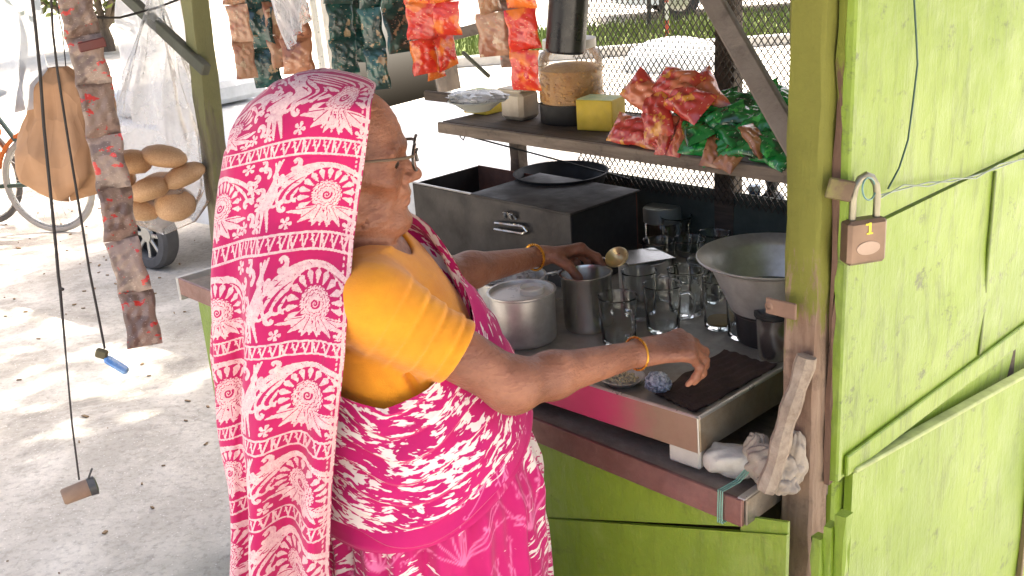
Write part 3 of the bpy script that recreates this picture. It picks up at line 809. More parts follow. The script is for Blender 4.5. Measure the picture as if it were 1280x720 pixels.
def saree_material():
    b = NB('batik_pink_cotton')
    uv = b.attr('cloth', 'Vector')
    warp = b.n('ShaderNodeVectorMath', operation='ADD')
    nz = b.n('ShaderNodeTexNoise'); nz.inputs['Scale'].default_value = 16; b.lk(uv, nz.inputs['Vector'])
    sc = b.n('ShaderNodeVectorMath', operation='SCALE'); b.lk(nz.outputs['Color'], sc.inputs[0]); sc.inputs['Scale'].default_value = .030
    b.lk(uv, warp.inputs[0]); b.lk(sc.outputs[0], warp.inputs[1]); wv = warp.outputs[0]
    st = b.noise(1, 2.5, .6, src=b.map((40, 130, 1), src=wv))
    clump = b.noise(1, 2, .5, src=b.map((12, 18, 1), src=wv))
    den = b.attr('dense')
    s1 = b.ramp(b.math('ADD', b.math('ADD', st, b.math('MULTIPLY', b.math('SUBTRACT', clump, .5), .55)), b.math('MULTIPLY', den, .16)), [(.60, 0.), (.63, 1.)])
    ln = b.attr('print')
    bg = b.mix(b.noise(10, 4), MAG, MAG2)
    c = b.mix(s1, bg, srgb(236, 224, 214)); c = b.mix(b.math('MULTIPLY', ln, .8), c, srgb(236, 130, 178))
    b.bump(b.math('ADD', b.noise(800, 2), b.math('MULTIPLY', b.noise(45, 4), 1.4)), .22, .0018)
    b.fin(c, .85, 0, Sheen_Weight=.15); return b.m

# ---- head cloth: falls from the crown down the back and right side
def build_hood():
    Y0 = 1.52
    out = [atY(x, y, Y0)-W for x, y in ((468, 104), (455, 96), (440, 91), (420, 87), (400, 87), (370, 92), (340, 104), (312, 128), (292, 160), (281, 190), (275, 225), (274, 260), (277, 310), (284, 370), (289, 440), (298, 500), (307, 560), (314, 620), (320, 700))]
    hw_z = [.55, .80, 1.0, 1.15, 1.20, 1.25, 1.30, 1.35, 1.40, 1.44, 1.47, 1.49, 1.51]
    hw_y = [.235, .225, .212, .196, .176, .138, .110, .103, .100, .089, .070, .048, .0]
    zs_ = [p[2] for p in out]; it = int(np.argmax(zs_)); ztop = zs_[it]+.001
    bz = np.array([p[2] for p in out[it:]])[::-1]; bx = np.array([p[0] for p in out[it:]])[::-1]
    bz = np.concatenate([[.60], bz]); bx = np.concatenate([[bx[0]+.012], bx])
    ed = []
    for x, y in ((466, 112), (463, 150), (456, 200), (449, 250), (442, 300), (437, 360), (431, 440), (422, 520), (415, 600), (411, 700)):
        z = 1.2
        for _ in range(6):
            p = atY(x, y, Y0-.93*float(np.interp(z, hw_z, hw_y)))-W; z = p[2]
        ed.append(p)
    fz = np.array([p[2] for p in ed] ); fx = np.array([p[0] for p in ed])
    o = np.argsort(fz); fz, fx = fz[o], fx[o]
    fr = out[:it+1]; m = [p for p in fr if p[2] > fz[-1]+.002]
    fz = np.concatenate([[.60], fz, sorted(p[2] for p in m), [ztop]]); fx = np.concatenate([[fx[0]], fx, [p[0] for p in sorted(m, key=lambda p: p[2])], [out[it][0]]])
    NR, NC = 720, 520
    q = np.linspace(0, 1, NR); Z = ztop-(ztop-.62)*(q**1.25*.72+.28*q**2.2+0)
    Z[0] = ztop-1e-4
    a = np.linspace(-1, 1, NC)
    xf = np.interp(Z, fz, fx)[:, None]; xb = np.interp(Z, bz, bx)[:, None]; hw = np.interp(Z, hw_z, hw_y)[:, None]
    k = np.ones(9)/9
    for arr in (xf, xb, hw):
        p = np.pad(arr[:, 0], 4, mode='edge'); arr[30:, 0] = np.convolve(p, k, 'valid')[30:]
    hz = np.clip((Z-1.385)/(ztop-1.385), 0, 1)[:, None]; hw = np.where(hz > 0, .1005*np.sqrt(np.clip(1-hz**2.5, 0, 1)), hw)
    ze = max(p[2] for p in ed); e_ = np.clip((Z-(ze-.022))/(.030), 0, 1)[:, None]; e_ = e_*e_*(3-2*e_)
    th_m = np.radians(112+68*e_); c = np.cos(th_m)
    th = np.abs(a)[None]*th_m; sg = np.sign(a)[None]
    ex = .86+.14*e_
    ct = np.sign(np.cos(th))*np.abs(np.cos(th))**ex; stn = np.clip(np.sin(th), 0, 1)**ex
    ct_m = np.sign(c)*np.abs(c)**ex
    xm = (xf-xb*ct_m)/(1-ct_m)
    X = xm+(xb-xm)*ct; Yv = sg*hw*stn; Zv = np.repeat(Z[:, None], NC, 1).copy()
    # width measured back from the front edge, for folds and print
    wdt = np.concatenate([np.zeros((NR, 1)), np.cumsum(np.hypot(np.diff(X, axis=1), np.diff(Yv, axis=1)), 1)], 1)
    tot = wdt[:, -1:]; wr = np.minimum(wdt, tot-wdt)
    low = np.clip((1.40-Zv)/.40, 0, 1)**1.1
    zz = Zv
    f1 = np.sin((wr*(56+6*np.sin(3*zz))+1.6*np.sin(4.2*zz+1)+2.4))
    f2 = np.sin(wr*74+2.3*np.sin(6*zz)+2.0)
    f3 = np.sin(wr*21-6.5*zz+1.1)
    ridge = lambda f, p: (np.abs(f)**p)*np.sign(f)
    D = low*(.024*ridge(f1, .75)+.009*f2+.010*f3)
    D += .0035*np.sin(24*zz+18*wr)*np.clip((1.42-zz)/.1, 0, 1)*np.clip(wr/.05, 0, 1)
    # soft creases on the head, running down and back from the crown
    D += .0035*np.sin(wr*75-46*zz)*np.clip((zz-1.26)/.06, 0, 1)*np.clip((wr-.05)/.06, 0, 1)*np.clip((1.485-zz)/.05, 0, 1)
    D *= np.clip(wr/.03, 0, 1)*.75+.25
    nx_, ny_ = (X-xm), Yv*1.2; nl = np.hypot(nx_, ny_)+1e-6
    X2 = X+D*nx_/nl-.016*(sg > 0)*np.clip((np.abs(a)[None]-.6)/.4, 0, 1); Y2 = Yv+D*ny_/nl
    # print coordinates: height down the side, arc over the crown; border band along the crown line
    yc = np.abs(Yv); zc = 1.385; R = .095
    up = Zv > zc
    phi = np.arctan2(yc, np.maximum(Zv-zc, 1e-5))
    rad = np.hypot(yc, np.maximum(Zv-zc, 0))
    t = np.where(up, phi*R*.95+.0, R*.95*math.pi/2+(zc-Zv))
    t = t+.020*np.sin(wr*14+.4)+.004*np.sin(30*Zv)
    ws = wr*1.0
    pr = HP.sample(ws+.02, t-.003)
    edge = np.clip(1.5-np.abs(wr-.004)/.0022, 0, 1)      # pale selvedge
    edge2 = np.clip(1.3-np.abs(wr-.011)/.0016, 0, 1)*(np.sin(t*900) > -.2)
    pr = np.maximum(pr, np.maximum(edge, edge2))
    P = np.stack([X2, Y2+(Y0-W[1]), Zv], -1)
    V = P.reshape(-1, 3); F = gridfaces(NR, NC)
    return V, F, pr.ravel()
HP = hood_print()
V, F, pr = build_hood()
hood = npmesh('head_cloth', V, F, hood_material(), body_root, {'print': pr})

# ---- saree: skirt and the gathered drape across the waist
def line_print():
    r = Ras(.30, .30, .0008)
    rng = np.random.default_rng(3)
    for (ox, oy) in ((.07, .02), (.19, .05), (.27, .16), (.12, .17)):
        for k in range(9):
            a = math.radians(30+k*15); ln = rng.uniform(.06, .12); c = rng.uniform(-.5, .5)
            pts = [(ox+ln*t*math.cos(a+c*t), oy+ln*t*math.sin(a+c*t)) for t in np.linspace(0, 1, 10)]
            r.stroke(pts, np.linspace(.0016, .0009, 10))
            e = pts[-1]; r.arc((e[0]-.006, e[1]), .006, 0, 250, [.001], r1=.002, n=12)
            m = pts[5]; r.stroke([m, (m[0]+.008*math.cos(a+.9), m[1]+.008*math.sin(a+.9))], [.0006, .0022])
    return r
LP = line_print(); SAREE = saree_material()
def ring_surface(name, NR, NC, ztop, zbot, off, fold, prn, dens, qpow=1., uvf=None):
    th = np.linspace(-math.pi, math.pi, NC)[None]; q = np.linspace(0, 1, NR)[:, None]**qpow
    zt, zb = ztop(th), zbot(th); Z = zt+(zb-zt)*q
    cx, cy, rx, ry = torso(Z); D = off(th, q, Z)+fold(th, q, Z)
    X = cx+(rx+D)*np.cos(th); Y = cy+(ry+D)*np.sin(th)
    P = np.stack([X, Y, Z+0*th], -1); U, Vv = uvf(th, q, Z)
    cl = np.stack([U, Vv, 0*U], -1).reshape(-1, 3)
    F = gridfaces(NR, NC)[:, ::-1]
    npmesh(name, P.reshape(-1, 3), F, SAREE, body_root, {'cloth': cl, 'print': prn(U, Vv, th, q, Z).ravel(), 'dense': dens(th, q, Z).ravel()})
D2 = math.radians
def aint(th, deg, val):
    return np.interp(np.degrees(th), deg, val)
# skirt
ring_surface('skirt', 300, 460, lambda th: 1.0+0*th, lambda th: .05+0*th, lambda th, q, Z: .010+.10*np.clip((.75-Z)/.7, 0, 1)+.012*np.clip((.9-Z)/.1, 0, 1)*np.clip(np.cos(th), 0, 1),
    lambda th, q, Z: np.clip((1.0-Z)/.2, 0, 1)*(.007*np.sin(17*th+1.5*np.sin(5*Z)+.8)+.004*np.sin(31*th+3*Z)),
    lambda U, V_, th, q, Z: LP.sample(U*1.0+.05, V_)*(Z < .93), lambda th, q, Z: np.where(np.abs(th+.15) < .35, .35, .0)+aint(th, [-180, -110, -95, -60, -35, 0, 180], [.3, .3, .2, -.9, -.9, .5, .3])*np.ones_like(Z), 1., lambda th, q, Z: (th*.19+0*Z, Z+.012*np.sin(9*th)))
# drape
def dtop(th): return aint(th, [-180, -120, -95, -70, -45, -20, 0, 40, 80, 130, 180], [1.05, 1.04, 1.025, 1.045, 1.075, 1.10, 1.13, 1.17, 1.16, 1.08, 1.05])
def dbot(th): return aint(th, [-180, -130, -105, -85, -65, -45, -25, 0, 60, 180], [.80, .795, .80, .812, .832, .858, .885, .90, .86, .80])
def dfold(th, q, Z):
    n = 6.5; ph = q*n+.35*np.sin(2.2*th+1.0)+.25*np.sin(5*th)
    s_ = ph-np.floor(ph); saw = np.where(s_ < .75, s_/.75, (1-s_)/.25)
    return (.0085*saw-.003+.0025*np.sin(15*q+7*th))*np.clip(q/.04, 0, 1)*np.clip((1-q)/.05, .15, 1)
ring_surface('waist_drape', 360, 560, dtop, dbot, lambda th, q, Z: .017+.010*np.sin(math.pi*q)+.006*q, dfold,
    lambda U, V_, th, q, Z: LP.sample(U*1.3, V_*1.3)*((q > .80) & (th > -1.25)), lambda th, q, Z: np.where(q > .84, -1.2, .45-.35*np.clip((th+1.0)/.8, 0, 1)),
    1., lambda th, q, Z: (th*.18+.0*q, q*.26+.05*np.sin(1.4*th)))
# the end of the wrap that goes up over the far shoulder
def build_sash():
    ctl = [(.126, .03, 1.04), (.104, .07, 1.085), (.072, .10, 1.13), (.022, .125, 1.172), (-.045, .13, 1.165), (-.10, .12, 1.09), (-.12, .11, 1.0)]
    NR, NC = 160, 60
    t = np.linspace(0, len(ctl)-1, NR); P = np.stack([np.interp(t, range(len(ctl)), [c[d] for c in ctl]) for d in range(3)], -1)
    k = np.ones(25)/25
    for d in range(3): P[:, d] = np.convolve(np.pad(P[:, d], 12, mode='edge'), k, 'valid')
    T = np.gradient(P, axis=0); T /= np.linalg.norm(T, axis=1)[:, None]
    Nn = P-np.array([-.02, .02, 0])*1.0; Nn[:, 2] = np.clip((P[:, 2]-1.18)*3, 0, .3); Nn -= T*(Nn*T).sum(1)[:, None]; Nn /= np.linalg.norm(Nn, axis=1)[:, None]
    B = np.cross(T, Nn)
    wv = np.linspace(-.07, .07, NC)
    fold = .005*np.sin(wv*150)[None]+.004*np.sin(wv*90+t[:, None]*2)
    sag = -(wv**2)[None]*2.6
    G = P[:, None]+B[:, None]*wv[None, :, None]+Nn[:, None]*(fold+sag+.012)[..., None]
    U = np.repeat(t[:, None]*.06, NC, 1); Vv = np.repeat(wv[None], NR, 0)
    cl = np.stack([U, Vv, 0*U], -1).reshape(-1, 3)
    npmesh('shoulder_sash', G.reshape(-1, 3), gridfaces(NR, NC), SAREE, body_root, {'cloth': cl, 'print': np.zeros(NR*NC), 'dense': np.full(NR*NC, .5)})
build_sash()
# hair at the temple under the cloth
s = SDF(np.arange(-.16, .12, .004), np.arange(-.13, .11, .004), np.arange(1.24, 1.53, .004))
s.ell(H(-.014, 0, .030), (.0985, .0755, .0815), .01, M=HM)
s.op((-.2, -.2, 1.2), (.2, .2, 1.6), lambda X, Y, Z: -((X-HE[0])-.052-.0*(Z-HE[2]))-.0+0*Y*Z, .004, 'sub', 0.)
V, Q = s.mesh(); V = smooth_mesh(V, Q, 2)
npmesh('hair', V, Q, simple('grey_black_hair', srgb(58, 52, 50), .55, bump=.6, bsc=260), body_root)

EYE = simple('dark_eye', srgb(50, 36, 30), .15)
for sy in (-1, 1):
    m = MB(); m.lathe([(.0121*math.sin(t), -.0121*math.cos(t)) for t in np.linspace(0, math.pi, 12)], 16, H(.0765, sy*.030, -.0045)); m.build('eye', EYE, body_root, 60)
# spectacles and bangles she wears
GLM = simple('dark_spectacle_frame', srgb(46, 38, 34), .35); TMP = simple('worn_brass_temple', srgb(112, 94, 74), .4, .3)
lens = NB('clear_lens'); lens.fin((1, 1, 1), .02, 0, Transmission_Weight=1., IOR=1.2); lens = lens.m
sp = thing('spectacles', 'thin framed spectacles with dark rims and pale temples on the elderly face', 'spectacles', tuple(W+H(.105, 0, -.004)))
base = H(.105, 0, -.004)
for sy in (-1, 1):
    m = MB(); pts = []
    for k in range(25):
        a = 2*math.pi*k/24; pts.append(H(.113-.004*abs(math.cos(a)), sy*.033+.024*math.cos(a)*.98, +.003+.0185*math.sin(a))-base)
    m.tube(pts, .0019, 8, False); m.build('rim', GLM, sp)
    m = MB(); c0 = H(.1115, sy*.033, .003)-base; m.add([c0]+pts[:-1], [(0, i+1, (i+1) % 24+1) for i in range(24)]); m.build('lens', lens, sp, 0)
    m = MB(); m.tube([H(.110, sy*.057, .010)-base, H(.104, sy*.0665, .010)-base, H(.085, sy*.0715, .009)-base, H(.03, sy*.0755, .008)-base, H(-.012, sy*.0795, .008)-base], [.0022, .0024, .002, .0019, .0016], 8); m.build('temple', TMP, sp)
m = MB(); m.tube([H(.112, -.010, .005)-base, H(.1145, 0, .008)-base, H(.112, .010, .005)-base], .0016, 8); m.build('bridge', GLM, sp)
GOLD = simple('yellow_gold', srgb(226, 164, 62), .28, .85, var=.15, bump=.1)
for side, lab, off in (('R', 'plain thin gold bangle on the wrist held over the tray', .97), ('L', 'beaded gold bangle on the wrist above the steel mug', .93)):
    el, wr = J['el'+side], J['wr'+side]; ax = Vector(wr-el).normalized(); c = Vector(el+(wr-el)*off)
    x = ax.orthogonal().normalized(); y = ax.cross(x); m = MB(); n = 28; rb = .0262
    m.tube([(x*math.cos(2*math.pi*k/n)+y*math.sin(2*math.pi*k/n)*.94)*rb+ax*.003*math.sin(2*math.pi*k/n) for k in range(n+1)], .0019 if side == 'R' else .0026, 8, False)
    if side == 'L':
        for k in range(n): m.lathe([(0, -.0032), (.0032, 0), (0, .0032)], 6, (x*math.cos(2*math.pi*k/n)+y*math.sin(2*math.pi*k/n)*.94)*(rb+.0008))
    tag(m.build('bangle', GOLD, None, 35, tuple(W+np.array(c))), lab, 'bangle')

# ================================================================== things on the counter
TILT = .032
def zf(u): return .882-TILT*(u-.1)
def TP(x, y):
    z = .87
    for _ in range(8): P = atz(x, y, z); z = zf(ST(P)[0])
    return P
def on_tray(name, label, cat, px, py, group=None, lift=.0006, rz=0.):
    P = TP(px, py); o = thing(name, label, cat, (P[0], P[1], P[2]+lift), 0, group); o.rotation_euler = (0, -TILT, STALL_ROT+rz) if not rz else (0, 0, STALL_ROT+rz); return o
ALU = NB('worn_aluminium'); _n = ALU.noise(1, 4, .6, src=ALU.map((12, 12, 160))); ALU.bump(_n, .04, .001)
ALU = ALU.fin(ALU.mix(ALU.ramp(ALU.noise(14, 5, .7), [(.35, 0.), (.7, 1.)]), srgb(214, 212, 206), srgb(178, 174, 166)), ALU.ramp(_n, [(.3, .36), (.7, .52)]), .62)
STEEL = NB('brushed_steel'); _n = STEEL.noise(1, 3, .6, src=STEEL.map((6, 6, 220))); pass
STEEL = STEEL.fin(STEEL.mix(STEEL.noise(20, 4), srgb(214, 212, 206), srgb(186, 182, 174)), .27, .96)
GL = NB('clear_glass'); GLASS = GL.fin((.96, .985, .975), .02, 0, Transmission_Weight=1., IOR=1.45)
BLK = simple('sooty_black', srgb(40, 40, 40), .6, .1, var=.4, bump=.4, bsc=40)
RUSTM = simple('rusty_sheet', srgb(128, 84, 66), .8, .1, col2=srgb(70, 50, 44), nsc=9, bump=.4)
GREYM = simple('dark_sheet_steel', srgb(74, 70, 66), .55, .3, col2=srgb(46, 43, 41), nsc=8, bump=.3, dirt=(srgb(46, 40, 36), .6))

# the raised tin tray
tr = thing('tin_tray', 'large shallow tin tray with a pink front side, propped on stone above the ledge', 'tray', tuple(SW(.1, .02, zf(.1)))); tr.rotation_euler = (0, -TILT, STALL_ROT)
def tb(m, u0, u1, v0, v1, z0, z1, bev=.0015): return m.box((-(u0+u1)/2+.1, (v0+v1)/2-.02, (z0+z1)/2), (abs(u1-u0), abs(v1-v0), abs(z1-z0)), None, bev)
TU1, TV1 = 1.04, .735
m = MB(); tb(m, .104, TU1-.004, .024, TV1-.004, -.008, 0.); m.build('floor', tin_material('tray_floor_tin', srgb(124, 114, 100), .5, (186, 182, 170)), tr)
b = NB('pink_to_bare_tin'); xx = b.sep()[0]
k = b.ramp(b.math('ADD', b.math('MULTIPLY', b.math('SUBTRACT', b.noise(14, 5, .7), .5), .10), b.math('MULTIPLY', xx, -1.)), [(.085, 0.), (.20, 1.)])
c = b.mix(k, b.mix(b.noise(12, 5, .7), srgb(162, 138, 116), srgb(128, 102, 82)), b.mix(b.noise(8, 4), srgb(206, 72, 116), srgb(186, 62, 98)))
b.bump(b.noise(30, 5), .3, .003); PINKT = b.fin(c, .45, .25)
m = MB(); tb(m, .10, TU1, .0185, .0235, -.044, .020); m.build('front_side', PINKT, tr)
m = MB(); tb(m, .0985, .1035, .024, TV1, -.044, .020); m.build('end_side', tin_material('ochre_tin', srgb(150, 120, 84), .5, (172, 160, 140)), tr)
m = MB(); tb(m, TU1-.004, TU1+.001, .024, TV1, -.044, .020); m.build('end_side', TIN, tr)
m = MB(); tb(m, .10, TU1, TV1+.0005, TV1+.0055, -.044, .020); m.build('back_side', TIN, tr)
EDGE = simple('bright_tin_edge', srgb(206, 202, 194), .32, .7)
m = MB(); m.tube([(.003, .0, .0205), (.003, TV1-.02, .0205)], .0035, 8); m.tube([(.0, 0, .0205), (-(TU1-.1), 0, .0205)], .0028, 8); m.tube([(.002, -.002, .02), (.002, -.002, -.043)], .0016, 6); m.build('rolled_edge', EDGE, tr)

def pot(name, label, px, py, r, h, mat, lid=None, flare=1.0, wall=.002, cat='pot', rim=.004, group=None):
    o = on_tray(name, label, cat, px, py, group); m = MB()
    m.lathe([(0, 0), (r*.90, 0), (r*.96, .004), (r*.98, .012), (r*flare, h-.006), (r*flare+rim, h-.003), (r*flare+rim, h), (r*flare-.001, h), (r*flare-wall-.001, h-.006), (r*.96-wall, .012), (r*.9-wall, .006), (0, .005)], 40)
    m.build('vessel', mat, o, 40); return o
MILK = simple('milky_white', srgb(226, 222, 212), .35, var=.1)
o = pot('milk_pot', 'dull aluminium milk pot with a pale full top, in front of the other pots', 657, 424, .066, .105, ALU)
m = MB(); m.lathe([(0, .098), (.05, .098), (.063, .097)], 36); m.build('milk', MILK, o)
m = MB(); m.lathe([(0, .0965), (.024, .0965), (.026, .109), (.024, .110), (.022, .103), (0, .102)], 24, (.018, .012, .002)); m.build('ladle_cup', MILK, o)
o = pot('aluminium_pot', 'wide aluminium pot with crumpled plastic inside, behind the milk pot', 643, 398, .072, .095, ALU)
def crumple(name, mat, c, size, parent=None, n=22, amp=.25, seed=0):
    rng = np.random.default_rng(seed); a = np.linspace(0, math.pi, n)[:, None]; b_ = np.linspace(0, 2*math.pi, n*2)[None]
    d = 1+amp*(np.sin(3*b_+rng.uniform(0, 6)+2*a)*.4+np.sin(7*b_+5*a+rng.uniform(0, 6))*.3+np.abs(np.sin(5*a*2+4*b_+rng.uniform(0, 6)))*.5-.3)*np.sin(a)
    d = d+amp*.35*rng.normal(0, 1, d.shape)*np.sin(a); d[:, -1] = d[:, 0]
    P = np.stack([c[0]+size[0]*d*np.sin(a)*np.cos(b_), c[1]+size[1]*d*np.sin(a)*np.sin(b_), c[2]+size[2]*(d*np.cos(a))], -1)
    m = MB(); m.grid(P); return m.build(name, mat, parent, 25)
POLY = NB('clear_polythene')
def poly_material(name, tint, op=.45, milky=.5):
    b = NB(name); t = b.t
    tr_ = b.n('ShaderNodeBsdfTransparent'); df = b.n('ShaderNodeBsdfDiffuse'); tl = b.n('ShaderNodeBsdfTranslucent'); gl = b.n('ShaderNodeBsdfGlossy')
    df.inputs[0].default_value = tl.inputs[0].default_value = (*tint, 1); gl.inputs['Roughness'].default_value = .18
    bp = b.n('ShaderNodeBump'); bp.inputs['Strength'].default_value = .6; bp.inputs['Distance'].default_value = .01; b.lk(b.noise(22, 5, .65, dist=.5), bp.inputs['Height'])
    for q in (df, tl, gl): b.lk(bp.outputs[0], q.inputs['Normal'])
    m1 = b.n('ShaderNodeMixShader'); m1.inputs[0].default_value = .5; b.lk(df.outputs[0], m1.inputs[1]); b.lk(tl.outputs[0], m1.inputs[2])
    m2 = b.n('ShaderNodeMixShader'); b.lk(b.ramp(b.noise(9, 4), [(.3, max(0, op-.15)), (.7, min(1, op+.15))]), m2.inputs[0]); b.lk(tr_.outputs[0], m2.inputs[1]); b.lk(m1.outputs[0], m2.inputs[2])
    fr = b.n('ShaderNodeFresnel'); fr.inputs[0].default_value = 1.35; b.lk(bp.outputs[0], fr.inputs['Normal'])
    m3 = b.n('ShaderNodeMixShader'); b.lk(fr.outputs[0], m3.inputs[0]); b.lk(m2.outputs[0], m3.inputs[1]); b.lk(gl.outputs[0], m3.inputs[2])
    b.lk(m3.outputs[0], b.out.inputs[0]); return b.m
POLYW = poly_material('milky_polythene', (.86, .88, .88), .62); POLYC = poly_material('thin_clear_polythene', (.85, .86, .84), .30)
crumple('wrapper', POLYW, (.0, .0, .088), (.052, .046, .020), o, seed=3)
o = pot('small_tin', 'small lidded round tin beside the pots near the yellow sleeve', 580, 410, .036, .034, STEEL)
m = MB(); m.lathe([(0, .040), (.03, .040), (.038, .0365), (.039, .033), (.0375, .0345)], 30); m.build('lid', ALU, o)
o = pot('small_tin', 'flat brown-topped tin just behind the small lidded tin', 566, 398, .034, .026, ALU)
m = MB(); m.lathe([(0, .031), (.03, .030), (.036, .0285), (.0365, .025)], 30); m.build('lid', simple('brown_lid', srgb(150, 120, 100), .5), o)
# steel mug she covers with her hand
o = pot('steel_mug', 'tall shiny steel mug with a wire handle under the hand', 737, 409, .0515, .118, STEEL, cat='mug', rim=.0025)
m = MB(); m.tube([(-.050, -.012, .106), (-.068, -.016, .112), (-.092, -.02, .104), (-.098, -.02, .085), (-.088, -.018, .062), (-.066, -.014, .052), (-.050, -.012, .056)], .0032, 8); m.tube([(-.050, .006, .104), (-.072, .002, .109), (-.093, -.004, .098)], .0026, 8); m.build('handle', EDGE, o)
# strainer held in the fingers
P = atd(771, 322, np.linalg.norm(W+TIPL[0]-_C)); st_ = thing('tea_strainer', 'small round brass tea strainer held at the fingertips above the steel mug', 'strainer', tuple(P)); st_.rotation_euler = (math.radians(38), math.radians(-10), math.radians(-20))
m = MB(); m.lathe([(.024, 0), (.0255, .002), (.024, .004), (.021, .002), (.016, -.008), (.008, -.0125), (0, -.014)], 28); m.build('bowl', simple('pale_brass', srgb(214, 190, 140), .35, .7, var=.2), st_)
m = MB(); m.tube([(-.024, 0, .002), (-.05, .004, .006), (-.085, .01, .004)], [.003, .0025, .002], 8); m.build('handle', STEEL, st_)
# square can with a flat spout behind
o = on_tray('spouted_can', 'squat metal can with a flat triangular cover behind the steel mug', 'can', 806, 372)
m = MB(); m.lathe([(0, 0), (.050, 0), (.054, .004), (.054, .085), (.056, .088), (.052, .088), (.050, .082), (.049, .008), (0, .006)], 36); m.build('vessel', ALU, o)
m = MB(); m.add([(-.075, -.01, .092), (.01, -.058, .0905), (.064, .03, .0905), (-.02, .062, .092), (-.075, -.01, .0945), (.01, -.058, .093), (.064, .03, .093), (-.02, .062, .0945)], [(3, 2, 1, 0), (4, 5, 6, 7), (0, 1, 5, 4), (1, 2, 6, 5), (2, 3, 7, 6), (3, 0, 4, 7)]); m.build('cover', STEEL, o)
# tea glasses with handles
def tea_glass(r=.039, h=.098, thick=.0022, handle=True):
    root = thing('tea_glass', '', 'glass')
    m = MB(); m.lathe([(0, 0), (r*.78, 0), (r*.84, .003), (r*.86, .012), (r*.97, h-.004), (r, h-.001), (r-.0008, h), (r-thick, h-.001), (r*.97-thick, h-.006), (r*.84-thick, .014), (r*.72, .0085), (0, .0075)], 40); m.build('vessel', GLASS, root, 50)
    if handle:
        m = MB(); m.tube([(r*.93, 0, h*.80), (r+.014, 0, h*.84), (r+.024, 0, h*.68), (r+.023, 0, h*.46), (r+.012, 0, h*.28), (r*.88, 0, h*.25)], [.004, .0034, .0032, .0032, .0034, .004], 10); m.build('handle', GLASS, root, 60)
    return root
TGL = ['clear tea glass standing closest to the tinfoil pouch', 'clear handled tea glass just behind the wrist bangle glass', 'clear tea glass in front of the spouted can', 'clear handled tea glass beside the metal basin',
       'clear tea glass at the rear of the glass cluster', 'clear tea glass below the basin rim with amber dregs', 'clear handled tea glass near the lidded jar', 'clear tea glass tucked behind the basin rim', 'clear tea glass beside the small steel mug', 'clear handled tea glass in the middle of the cluster', 'clear tea glass close to the shiny steel mug', 'clear handled tea glass under the overhang of the basin', 'clear tea glass pushed back against the bottles']
proto = tea_glass(); proto2 = tea_glass(.037, .102, .0022, False)
first = {0: True, 1: True}
for k, (x, y, kind, ang) in enumerate(((774, 428, 0, -.4), (829, 412, 0, .5), (824, 354, 1, 0), (882, 380, 0, 2.4), (862, 352, 1, 0), (900, 408, 1, 0), (846, 318, 0, 1.2), (893, 344, 1, 0), (930, 420, 1, 0), (858, 392, 0, 3.6), (800, 396, 1, 0), (906, 372, 0, .9), (868, 308, 1, 0))):
    src = (proto, proto2)[kind]
    o = src if first[kind] else copy_tree(src); first[kind] = False
    P = TP(x, y); o.location = (P[0], P[1], P[2]+.0008); o.rotation_euler = (0, 0, STALL_ROT+ang); o['label'] = TGL[k]; o['group'] = 'tea glasses on the tray'
DREG = simple('tea_dregs', srgb(150, 120, 50), .4)
P = TP(900, 408); m = MB(); m.lathe([(0, .0082), (.024, .0082), (.0262, .0095), (.0265, .013), (0, .013)], 30)
for o in [o for o in COL.objects if o.name.startswith('tea_glass') and o.get('label') == TGL[5]]: m.build('dregs', DREG, o)
# lidded jar and dark bottles at the back
o = on_tray('lidded_jar', 'glass jar with a wide dull lid under the shelf', 'jar', 830, 312)
m = MB(); m.lathe([(0, 0), (.044, 0), (.046, .004), (.046, .07), (.040, .08), (.037, .079), (.043, .068), (.043, .006), (0, .005)], 36); m.build('vessel', GLASS, o)
m = MB(); m.lathe([(.045, .074), (.0475, .076), (.0475, .108), (.045, .112), (0, .1125)], 36); m.build('lid', simple('dull_grey_lid', srgb(138, 146, 138), .5, var=.3), o)
for k, (x, y, col, lab) in enumerate(((878, 300, (26, 70, 62), 'dark green glass bottle between jar and basin'), (912, 296, (30, 40, 52), 'dark blue bottle behind the tea glasses'), (944, 292, (36, 60, 96), 'squat blue bottle at the back beside the basin'), (966, 292, (38, 44, 46), 'blackish bottle against the end post behind the basin'))):
    o = on_tray('bottle', lab, 'bottle', x, y); h_ = .12+.012*(k % 2); r_ = .034
    m = MB(); m.lathe([(0, 0), (r_*.94, 0), (r_, .005), (r_, h_*.62), (r_*.8, h_*.74), (r_*.42, h_*.84), (r_*.4, h_*.95), (0, h_*.95)], 28); m.build('vessel', simple('bottle_dark_%d' % col[1], srgb(*col), .18, var=.3), o)
    m = MB(); m.lathe([(0, h_*.952), (r_*.46, h_*.952), (r_*.46, h_*1.05), (0, h_*1.055)], 20); m.build('cap', simple('cap_pale', srgb(120, 140, 160), .4) if k == 2 else BLK, o)
# basin on its pot
Pb = TP(962, 424)
o = pot('steel_pot', 'dark steel pot carrying the wide basin next to the post', 962, 424, .062, .062, GREYM, flare=1.02)
bs = thing('basin', 'wide shallow aluminium basin with a broad rim resting on the dark pot', 'basin', (Pb[0], Pb[1], Pb[2]+.0635))
m = MB(); m.lathe([(0, 0), (.066, 0), (.073, .003), (.104, .070), (.112, .092), (.136, .103), (.138, .106), (.136, .108), (.111, .097), (.106, .090), (.068, .008), (0, .005)], 56); m.build('bowl', ALU, bs, 40)
m = MB(); m.lathe([(0, .036), (.0815, .036)], 40); wm = NB('water_surface'); m.build('wash_water', wm.fin((.10, .12, .12), .06, 0, Specular_IOR_Level=.6), bs)
crumple('suds', MILK, (-.02, -.012, .038), (.012, .008, .004), bs, 10)
